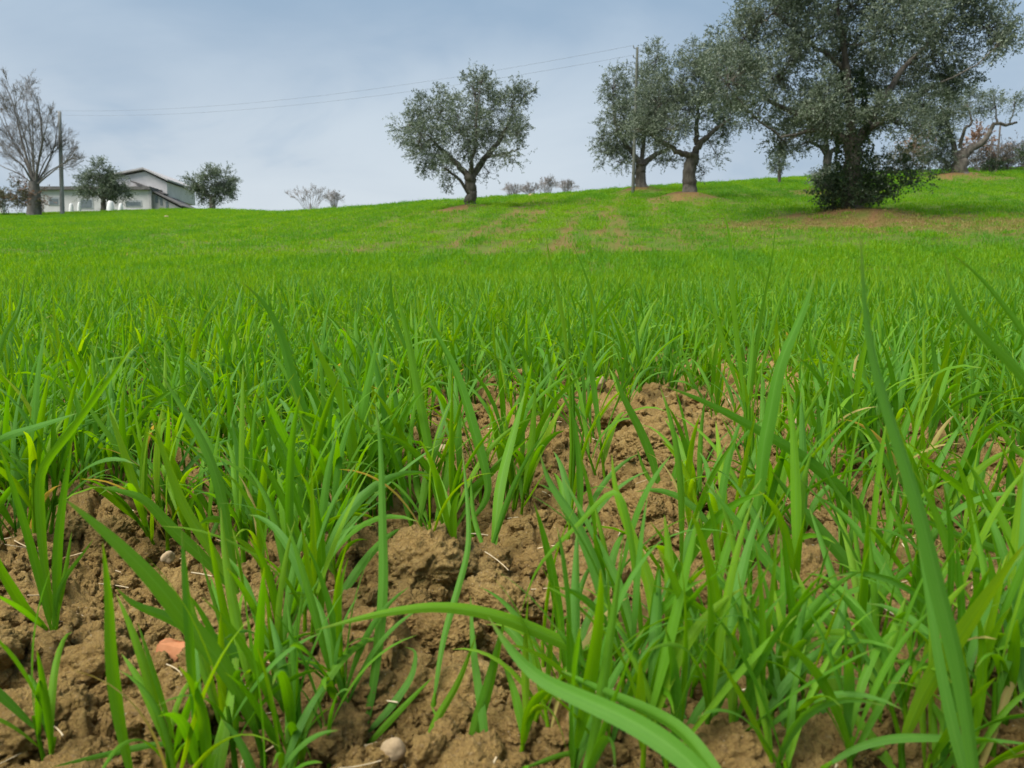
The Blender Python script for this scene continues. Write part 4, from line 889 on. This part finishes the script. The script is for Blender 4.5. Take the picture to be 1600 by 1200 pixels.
# (1) plants traced one by one: leaves as (points from base to tip in the photograph, distance at base or None = rooted there, distance at tip, width px, tint, fold)
HERO = [
 ('wheat plant at the bottom left whose single blade stands straight up', [([(207, 1225), (199, 1190), (184, 1118), (174, 1033), (170, 933), (160, 845)], .44, .41, 29, .26), ([(292, 1168), (250, 1162), (175, 1177), (80, 1199)], .47, .43, 15, .08)]),
 ('wheat plant at the lower left with two wide blades sweeping up to the left', [([(402, 1150), (385, 1105), (358, 1052), (292, 972), (250, 917), (167, 833), (98, 777)], None, .43, 42, .46), ([(442, 1105), (428, 1075), (354, 1017), (267, 967), (200, 940), (181, 917)], .53, .50, 34, .14), ([(398, 1148), (367, 1117), (312, 1101), (246, 1111)], .52, .48, 11, .12), ([(445, 1100), (436, 1060), (400, 960), (378, 900), (345, 860)], .54, .60, 22, .3), ([(404, 1150), (380, 1155), (310, 1150), (262, 1152)], .50, .46, 12, .35)]),
 ('wheat plant at the left edge rooted in the soft clods', [([(88, 990), (90, 867), (97, 792), (113, 688)], None, .60, 20, .35), ([(75, 985), (33, 944), (2, 893), (-20, 830)], None, .56, 22, .50), ([(82, 988), (90, 930), (146, 842)], None, .60, 11, .3), ([(70, 982), (30, 950), (-15, 925)], None, .5, 12, .4), ([(86, 985), (66, 850), (60, 740), (100, 690), (133, 644), (175, 588), (212, 533)], None, .62, 20, .32), ([(80, 985), (55, 880), (20, 760), (0, 700)], None, .58, 18, .38), ([(84, 985), (100, 900), (112, 830)], None, .60, 12, .5)]),
 ('wheat plant left of centre with a bright yellow-green tilted blade', [([(377, 932), (350, 890), (325, 850), (290, 795), (269, 745), (252, 696), (238, 651)], None, .66, 24, .74), ([(367, 925), (325, 879), (271, 829), (217, 775), (150, 760)], None, .66, 26, .36), ([(372, 930), (360, 850), (343, 760), (322, 700), (301, 661), (276, 623), (250, 581)], None, .74, 22, .2)]),
 ('wheat plant whose grey-green blade tips over above the crop', [([(500, 800), (490, 717), (476, 658), (458, 602), (441, 535), (427, 497), (402, 462), (375, 439)], None, .88, 25, .30), ([(505, 800), (490, 791), (472, 752), (455, 707), (434, 658), (415, 617)], None, .80, 27, .22), ([(498, 800), (420, 700), (413, 560), (411, 500)], None, .92, 9, .25)]),
 ('dense wheat clump left of the big clod, blades fanning out', [([(556, 800), (553, 735), (546, 672), (532, 620), (507, 570), (483, 521)], None, .86, 26, .52), ([(560, 800), (562, 672), (579, 577), (593, 514)], None, .95, 22, .36), ([(540, 800), (520, 740), (500, 690), (470, 640)], None, .9, 18, .4), ([(545, 800), (560, 740), (600, 690), (640, 600)], None, .95, 20, .32), ([(530, 810), (480, 800), (430, 790), (380, 760)], None, .85, 20, .36)]),
 ('wheat plant behind the big clod with an upright pale stripe blade', [([(551, 1185), (570, 1140), (590, 1010), (598, 930), (597, 800), (595, 700), (586, 623)], .50, .60, 24, .22), ([(557, 1182), (632, 1102), (677, 1057)], .49, .5, 16, .42), ([(569, 1150), (617, 1095), (647, 1042), (650, 1016), (632, 1011)], .5, .53, 18, .1), ([(560, 1185), (540, 1100), (522, 1030), (515, 960)], .5, .52, 14, .46)]),
 ('wheat clump growing straight out of the top of the big clod', [([(690, 815), (663, 661), (650, 595), (635, 518), (614, 440)], None, .92, 20, .45), ([(735, 815), (765, 770), (754, 721), (740, 672), (726, 623), (709, 574), (684, 528), (660, 486)], None, .95, 23, .40), ([(700, 815), (730, 773), (765, 742), (831, 679)], None, .93, 17, .2), ([(770, 870), (779, 770), (786, 735), (807, 658), (821, 609)], None, .9, 23, .38), ([(765, 870), (793, 787), (821, 724), (856, 668)], None, .86, 14, .3), ([(640, 815), (630, 760), (620, 690), (640, 620)], None, .95, 18, .36), ([(655, 815), (668, 740), (700, 660)], None, .95, 18, .36), ([(680, 815), (700, 730), (706, 640)], None, .95, 16, .46), ([(668, 815), (650, 740), (660, 680)], None, .96, 14, .32), ([(760, 870), (740, 800), (736, 740)], None, .9, 12, .4)]),
 ('wheat plant at bottom centre with a blade arching flat to the left', [([(1043, 1108), (1007, 1069), (932, 1027), (857, 994), (801, 969), (745, 954), (670, 947), (595, 958), (488, 986)], None, .44, 31, .47), ([(1052, 1110), (1050, 975), (1045, 862), (1038, 803)], None, .53, 36, .54), ([(972, 1040), (951, 960), (929, 881), (895, 806), (857, 750), (843, 706)], None, .60, 30, .17), ([(1028, 1060), (1019, 930), (989, 844), (958, 745), (956, 708)], None, .58, 28, .55), ([(1010, 1090), (1000, 960), (960, 760), (900, 825), (838, 885), (812, 965)], None, .55, 14, .48), ([(1000, 1050), (975, 930), (935, 850), (880, 745)], None, .62, 18, .12), ([(1060, 1110), (1100, 1020), (1130, 1000)], None, .52, 14, .3)]),
 ('wheat leaf in the bottom foreground, broad and blurred, bending down right', [([(1180, 1330), (1140, 1260), (1082, 1194), (1045, 1162), (970, 1117), (895, 1084), (839, 1058), (795, 1010), (762, 962)], .30, .40, 52, .12), ([(1190, 1330), (1130, 1225), (1050, 1130), (930, 1075), (860, 1040)], .33, .44, 34, .4)]),
 ('wheat plant at bottom centre left with dark crossing blades', [([(730, 1215), (741, 1147), (760, 1087), (779, 1012), (790, 960)], .47, .5, 28, .30), ([(677, 1100), (690, 1010), (719, 907), (733, 850), (730, 780), (722, 700)], None, .66, 16, .3), ([(660, 1210), (672, 1150), (720, 1060), (745, 990)], .46, .5, 18, .58), ([(765, 1230), (755, 1130), (738, 1000), (735, 930)], .46, .52, 20, .26), ([(820, 1200), (895, 1177), (970, 1168)], .45, .46, 12, .35), ([(700, 1215), (690, 1140), (672, 1100)], .46, .5, 14, .46)]),
 ('wheat plant with a long blade slanting down across the bare soil', [([(1370, 1055), (1321, 994), (1272, 945), (1209, 889), (1152, 814), (1100, 750)], None, .58, 28, .22), ([(1360, 1086), (1302, 1061), (1246, 1039), (1179, 1022)], None, .55, 23, .18), ([(1180, 1012), (1227, 975), (1302, 934), (1377, 904), (1437, 866)], None, .60, 15, .35)]),
 ('tallest upright dark blade before the bare soil, right of centre', [([(1170, 850), (1178, 820), (1187, 752), (1194, 686), (1204, 644), (1211, 595), (1225, 550), (1253, 490), (1276, 420)], .66, .68, 31, .34), ([(1170, 850), (1160, 800), (1190, 665), (1190, 567)], .8, .9, 14, .4)]),
 ('wheat plant with a very long pale arching blade over the bare soil', [([(1405, 885), (1355, 808), (1306, 756), (1250, 710), (1190, 675), (1134, 644), (1092, 623), (1035, 602)], None, .70, 25, .36), ([(1370, 935), (1321, 874), (1272, 817), (1227, 765), (1205, 735)], None, .68, 28, .26), ([(1395, 900), (1370, 840), (1310, 770), (1270, 700)], None, .72, 12, .4)]),
 ('tall blurred blade rising highest against the hillside at the right', [([(1540, 1330), (1512, 1120), (1500, 1040), (1470, 930), (1440, 800), (1405, 690), (1372, 590), (1352, 480), (1345, 355)], .36, .38, 38, .30), ([(1545, 1330), (1500, 1180), (1470, 1050), (1450, 930), (1432, 830)], .37, .42, 26, .26)]),
 ('wheat plant at lower right with short broad bright blades', [([(1374, 1130), (1370, 1087), (1385, 1035), (1404, 982), (1416, 932)], .46, .49, 38, .60), ([(1400, 1205), (1347, 1136), (1322, 1098)], .43, .46, 30, .50), ([(1408, 1165), (1452, 1069), (1501, 994), (1539, 937), (1565, 900), (1605, 845)], .43, .37, 38, .68), ([(1220, 1185), (1209, 1144), (1186, 1080), (1156, 1020), (1134, 960)], .46, .5, 24, .62), ([(1320, 1200), (1314, 1162), (1306, 1069), (1287, 994), (1265, 945), (1242, 888)], .46, .52, 30, .56), ([(1310, 1080), (1305, 1000), (1318, 945), (1322, 898)], None, .56, 28, .04)]),
 ('wheat plant at the bottom right with a flat blade lying across the edge', [([(1287, 1200), (1340, 1166), (1415, 1150), (1509, 1152), (1600, 1160), (1660, 1180)], .42, .42, 22, .12), ([(1060, 1122), (1152, 1099), (1227, 1099), (1302, 1114), (1365, 1104)], .49, .47, 26, .14), ([(1096, 1110), (1137, 1039), (1150, 1000)], .5, .54, 10, .46)]),
 ('wheat plant at the right edge with blades crossing before the pinkish stone', [([(1620, 1030), (1576, 960), (1554, 915), (1545, 860)], .50, .48, 26, .34), ([(1640, 1085), (1600, 1061), (1520, 998)], .52, .5, 16, .2), ([(1610, 880), (1560, 860), (1480, 830), (1420, 800)], .62, .6, 18, .28), ([(1620, 800), (1565, 798), (1505, 766), (1460, 731), (1418, 690)], .8, .74, 20, .34), ([(1336, 990), (1377, 930), (1437, 873), (1470, 850)], .6, .56, 17, .26), ([(1640, 720), (1600, 710), (1547, 647)], .85, .85, 14, .4)]),
 ('wheat plant beyond the right edge, two blurred blades leaning in', [([(1720, 900), (1680, 700), (1600, 592), (1565, 553), (1523, 514), (1488, 465), (1475, 395)], .45, .46, 24, .28), ([(1710, 900), (1660, 640), (1600, 520), (1558, 465), (1520, 420), (1480, 392)], .55, .6, 18, .24), ([(1650, 800), (1600, 600), (1561, 532), (1530, 493), (1498, 469)], .8, .85, 12, .05)]),
 ('wheat plant in the bare soil with a twisted narrow blade', [([(1040, 775), (1034, 770), (1020, 721), (1000, 672), (975, 623), (957, 574)], None, .98, 19, .24), ([(1045, 775), (1060, 720), (1085, 680)], None, 1.0, 12, .4), ([(1036, 775), (1010, 740), (995, 700)], None, 1.0, 10, .36), ([(1048, 778), (1095, 760), (1120, 720)], None, 1.0, 10, .3)]),
 ('wheat plant at the far left with a rising narrow blade', [([(-20, 640), (7, 525), (28, 490), (38, 434)], 1.0, 1.1, 12, .4), ([(-30, 720), (0, 686), (52, 668), (122, 645)], .85, .8, 16, .18), ([(60, 690), (49, 644), (28, 612), (3, 585)], .9, .9, 9, .99)]),
 ('tall thin wheat blades rising highest against the slope, right of centre', [([(1165, 640), (1150, 520), (1143, 440), (1141, 380), (1128, 318)], .86, .84, 11, .5), ([(1170, 640), (1195, 470), (1208, 400), (1214, 332)], .88, .86, 10, .55), ([(1175, 640), (1215, 480), (1238, 410), (1252, 358)], .9, .88, 8, .5), ([(1165, 640), (1120, 500), (1105, 440), (1103, 385)], .9, .9, 9, .45)]),
 ('tall thin wheat blades poking up behind the clump, centre', [([(890, 600), (880, 500), (862, 420), (852, 364)], .95, .93, 9, .52), ([(895, 600), (930, 490), (915, 430), (893, 378)], .96, .95, 7, .5), ([(700, 560), (672, 480), (668, 420)], 1.2, 1.2, 8, .5), ([(640, 560), (612, 470), (610, 420)], 1.2, 1.2, 9, .45)]),
 ('thin wheat blade leaning right above the bare soil, centre', [([(880, 620), (898, 560), (922, 514), (954, 472), (990, 426)], None, 1.3, 10, .3), ([(880, 620), (865, 560), (850, 500)], None, 1.4, 10, .4), ([(882, 620), (905, 600), (940, 590)], None, 1.4, 10, .2)]),
]
hero_xy = []
for hi, (lab, leaves) in enumerate(HERO):
    first = leaves[0][0][0]
    def base_pt(pts, Yb):
        if Yb is None:
            g = ground_hit(*pts[0]); return g
        return P(*pts[0], Yb)
    b0 = base_pt(leaves[0][0], leaves[0][1]); zg = float(HS(b0[0], b0[1])); root_loc = np.array((b0[0], b0[1], min(zg, b0[2])))
    root = obj('wheat_plant', None, label=lab, cat='plant', group='young wheat plants in the near field', loc=root_loc); hero_xy.append((b0[0], b0[1]))
    for pts, Yb, Yt, wpx, tint in leaves:
        p0 = base_pt(pts, Yb); Yb_ = p0[1]; m = len(pts); tt = np.linspace(0, 1, m)
        seg = np.r_[0, np.cumsum(np.hypot(*np.diff(np.array(pts, float), axis=0).T))]; sg = seg / seg[-1]
        W3 = np.array([P(a, b, Yb_ + (Yt - Yb_) * s_ ** 1.2) for (a, b), s_ in zip(pts, sg)])
        n = 26; s = np.linspace(0, 1, n); C = np.stack([pchip(sg, W3[:, c], s) if True else 0 for c in range(3)], 1)
        for _ in range(3): C[1:-1] = 0.25 * C[:-2] + 0.5 * C[1:-1] + 0.25 * C[2:]
        # down to the soil
        zs_ = float(HS(C[0][0], C[0][1]))
        T = unit(np.gradient(C, axis=0)); view = unit(C - np.array((0, 0, HC))); side = unit(np.cross(T, view))
        a0 = r1.uniform(-.55, .55); a1 = a0 + r1.normal(0, .5); an = a0 + (a1 - a0) * s; nr_ = np.cross(side, T)
        sd = side * np.cos(an)[:, None] + nr_ * np.sin(an)[:, None]
        Wm = wpx * np.linspace(Yb_, Yt, n) / 1200 / np.maximum(np.cos(an), .8)
        wd = wprof(s, 1.0) * Wm * 0.80
        pr = ('leaf', *ribbon(C, wd, sd, r1.uniform(.15, .42), 7, tint))
        lo = obj('leaf', part_mesh(('leaf', pr[1] - root_loc, *pr[2:])), M_WHEAT, root)
        if C[0][2] > zs_ + 0.004:
            q = np.array([(C[0][0], C[0][1] + 0.004, zs_ - .02), C[0] * .5 + np.array((C[0][0], C[0][1] + .004, zs_)) * .5 + (.003, 0, 0), C[0], C[1]])
            tp_ = ('stem', *tube_part(q, np.array([.0024, .0022, .0019, .001]), 7, .5))
            obj('stem', part_mesh(('stem', tp_[1] - root_loc, *tp_[2:])), M_WHEAT, root)
hero_xy = np.array(hero_xy)

# (2) the other near plants: copies of a few kinds, each a thing with stem and leaf parts
KIND = []
for k in range(12):
    pr = make_plant(r1, 2, r1.uniform(.16, .225), 11, 5, 1.15, 4)
    KIND.append([(p[0], part_mesh(p)) for p in pr])
for kd in KIND:
    for nm, me in kd: me.materials.append(M_WHEAT)
def density(x, y): return 1 - 0.93 * bare_near(x, y)
spots = []
HINT = [(885, 1215), (950, 1200), (1055, 1215), (1150, 1205), (1230, 1225), (1330, 1215), (1430, 1205), (1520, 1225), (1590, 1190), (420, 1215), (300, 1225), (1100, 1175), (1380, 1165), (1560, 1120), (1240, 1150), (1480, 1060), (530, 1120), (350, 1120), (840, 1150), (1270, 1100), (1350, 1080), (1430, 1130), (1505, 1180), (1545, 1085), (1010, 1130), (1085, 1070), (880, 1040), (405, 1085), (262, 1175), (1160, 1060), (1330, 960), (1200, 980), (470, 1010), (425, 1030), (505, 1150), (455, 1170), (330, 1190), (860, 1110), (905, 1150), (965, 1110), (1110, 1130), (1180, 1150), (1480, 1120), (1250, 1190), (1560, 1150), (1450, 1000), (1120, 1000), (1590, 1000), (1390, 1020), (980, 1180), (540, 1080), (30, 1150), (950, 980), (1075, 960), (1160, 880), (700, 900), (460, 960), (500, 890), (390, 820), (300, 800), (1420, 880), (1520, 850), (1300, 870), (1230, 760), (1560, 820), (900, 860), (25, 850), (110, 725), (200, 700), (300, 705), (330, 745), (400, 730), (440, 770), (470, 860), (520, 850), (430, 900), (470, 930), (600, 800), (620, 800), (710, 812), (860, 700), (960, 745), (1100, 860), (1140, 690), (1200, 830), (1310, 795), (1290, 790), (1440, 780), (1500, 690), (1560, 690), (1470, 690), (830, 655), (560, 720), (600, 700), (640, 690), (1140, 900), (900, 720), (870, 590), (1010, 640), (1075, 610), (1330, 730), (1390, 760), (1260, 700), (1580, 640), (1040, 560), (480, 820), (570, 770), (40, 760), (150, 700), (250, 710), (650, 800), (675, 800), (935, 690), (1085, 800), (1220, 640), (1165, 640)]
for px, py in HINT:
    g = ground_hit(px, py); spots.append((g[0], g[1]))
rr2 = np.random.default_rng(77)
while len(spots) < 272:
    y = 0.80 + 1.25 * rr2.random() ** 0.8; x = rr2.uniform(-0.74, 0.74) * y
    if rr2.random() > float(density(np.array([x]), np.array([y]))[0]): continue
    if min((x - a) ** 2 + (y - b) ** 2 for a, b in spots[-60:]) < 0.028 ** 2: continue
    spots.append((x, y))
def where(x, y):
    px = 800 + 1200 * x / y
    side = 'at the far left' if px < 270 else 'left of centre' if px < 640 else 'at the centre' if px < 960 else 'right of centre' if px < 1280 else 'at the far right'
    b = float(bare_near(np.array([x]), np.array([y]))[0])
    if b > .45: return 'bare', 'slender green wheat plant on the bare brown clods'
    if y < 1.05: return 'front', 'leafy green wheat plant in the front stand'
    if y < 1.5: return 'mid', 'green wheat plant in the second stand behind the front one, ' + side
    return 'back', 'green wheat plant in the dense stand beyond the bare clods, ' + side
kinds_ = [where(x, y) for x, y in spots]
def nth(n): return '%d%s' % (n, 'th' if 10 < n % 100 < 14 else {1: 'st', 2: 'nd', 3: 'rd'}.get(n % 10, 'th'))
place_ = {}
for kk in ('bare', 'front'):
    idx_ = sorted((i for i, q in enumerate(kinds_) if q[0] == kk), key=lambda i: spots[i][0] / spots[i][1])
    for j, i in enumerate(idx_): place_[i] = ', %s of these from the left' % nth(j + 1) if j else ', leftmost of these'
for i, (x, y) in enumerate(spots):
    kd = KIND[int(rr2.integers(12))]; z = float(HS(x, y)); sc_ = rr2.uniform(.8, 1.12) * (0.78 if y < .62 else 1)
    gk, lab = kinds_[i]; grp = 'wheat: ' + lab; lab = lab + place_.get(i, '')
    root = obj('wheat_plant', None, label=lab, cat='plant', group=grp, loc=(x, y, z))
    root.rotation_euler = (rr2.normal(0, .08), rr2.normal(0, .08), rr2.uniform(0, 6.28)); root.scale = (sc_, sc_, sc_)
    for nm, me in kd:
        c = bpy.data.objects.new(nm, me); COL.objects.link(c); c.parent = root

# (3) the rest of the crop, too many to count
K1 = [join_mesh('wheat_near', make_plant(r1, 3, r1.uniform(.15, .225), 8, 3, 1.15, 4, 3)) for k in range(14)]
K2 = [join_mesh('wheat_mid', [p for p in make_plant(r1, 6, r1.uniform(.15, .215), 6, 2, 1.5, 3, 3, .05) if p[0] == 'leaf']) for k in range(10)]
K3 = [join_mesh('wheat_far', [p for p in make_plant(r1, 26, r1.uniform(.13, .17), 4, 2, 2.2, 2, 3, .19) if p[0] == 'leaf']) for k in range(8)]
def strew(n, y0, y1, w=0.80, bias=1.0):
    y = np.sqrt(y0 ** 2 + (y1 ** 2 - y0 ** 2) * rr2.random(n)); x = rr2.uniform(-w, w, n) * (y + 0.3); return x, y
PX, PY, SC, ID, TW = [], [], [], [], []
x, y = strew(14000, 0.85, 6.5); x = x * (0.8 * y + 0.95) / (0.8 * (y + 0.3)); k = rr2.random(len(x)) < density(x, y) ** 1.6 * np.where(y < 2.05, .9, 1) * (0.55 + 0.45 * (fbm(x * 2.2, y * 2.2, 91, 2) > .42)); x, y = x[k], y[k]
PX.append(x); PY.append(y); SC.append(rr2.uniform(.75, 1.12, len(x))); ID.append(rr2.integers(0, 14, len(x)))
x = rr2.uniform(-1.4, 1.4, 900); y = rr2.uniform(0.15, 0.9, 900); k = np.abs(x) > 0.80 * y + 0.10; x, y = x[k], y[k]
PX.append(x); PY.append(y); SC.append(rr2.uniform(.75, 1.05, len(x))); ID.append(rr2.integers(0, 14, len(x)))
x, y = strew(13500, 5.5, 17.0); k = rr2.random(len(x)) < (1 - slope_bare(x, y)) * (0.5 + 0.5 * (fbm(x * 1.3, y * 1.3, 92, 2) > .40)); x, y = x[k], y[k]
PX.append(x); PY.append(y); SC.append(rr2.uniform(.75, 1.15, len(x))); ID.append(14 + rr2.integers(0, 10, len(x)))
x, y = strew(36000, 15.0, 66.0, .78); fb = slope_bare(x, y); fd = slope_dry(x, y)
st_ = 0.5 + 0.5 * np.sin(rowc(x, y) * 2 * math.pi / 1.35)
k = rr2.random(len(x)) < (1 - fb) * (1 - .7 * fd) * (0.55 + 0.45 * st_); x, y, st_, fd = x[k], y[k], st_[k], fd[k]
PX.append(x); PY.append(y); SC.append(rr2.uniform(.7, 1.1, len(x)) * (0.75 + 0.3 * st_) * (1 - .35 * fd)); ID.append(24 + rr2.integers(0, 8, len(x)))
X = np.concatenate(PX); Y_ = np.concatenate(PY); SCL = np.concatenate(SC); IDX = np.concatenate(ID)
# keep a clear space round the plants that were traced
for hx_, hy_ in hero_xy:
    k = (X - hx_) ** 2 + (Y_ - hy_) ** 2 > 0.03 ** 2; X, Y_, SCL, IDX = X[k], Y_[k], SCL[k], IDX[k]
Z = np.where(Y_ < 14, HS(X, Y_), H(X, Y_))
rot = np.stack([rr2.normal(0, .09, len(X)), rr2.normal(0, .09, len(X)), rr2.uniform(0, 6.28, len(X))], 1)
instancer('wheat_crop', np.stack([X, Y_, Z], 1), rot, np.repeat(SCL[:, None], 3, 1), IDX, K1 + K2 + K3, M_WHEAT, itint=sstep(10, 18, Y_) * (0.95 * (fbm(rowc(X, Y_) * 1.3, Y_ * 0.08, 95, 3) - .5) + 0.35 * (fbm(X * .25, Y_ * .2, 96, 2) - .5)), kind='stuff', label='dense young green wheat covering the field up to the crest')
# withered grass round the big olive
M_DRY = mat_leaf('withered_grass', (0.20, 0.17, 0.035), (0.36, 0.29, 0.075), (0.30, 0.26, 0.07), 0.3)
x, y = strew(16000, 17.0, 27.0, .8); k = rr2.random(len(x)) < np.maximum(slope_dry(x, y) * .85, slope_bare(x, y) * .10); x, y = x[k], y[k]
K4 = [join_mesh('dry', [p for p in make_plant(r1, 10, r1.uniform(.08, .12), 4, 2, 1.6, 2, 3, .10) if p[0] == 'leaf']) for k in range(5)]
instancer('withered_grass', np.stack([x, y, H(x, y)], 1), np.stack([x * 0, x * 0, rr2.uniform(0, 6.28, len(x))], 1), np.repeat(rr2.uniform(.6, 1.1, (len(x), 1)), 3, 1), rr2.integers(0, 5, len(x)), K4, M_DRY, kind='stuff', label='yellowed withered grass on the bare ground round the biggest olive')
print('instances', len(X), 'objects', len(bpy.data.objects))

# print('tris', sum(sum(len(p.vertices) - 2 for p in o.data.polygons) if len(o.data.polygons) < 2000 else len(o.data.loops) - 2 * len(o.data.polygons) for o in bpy.context.scene.objects if o.type == 'MESH'))
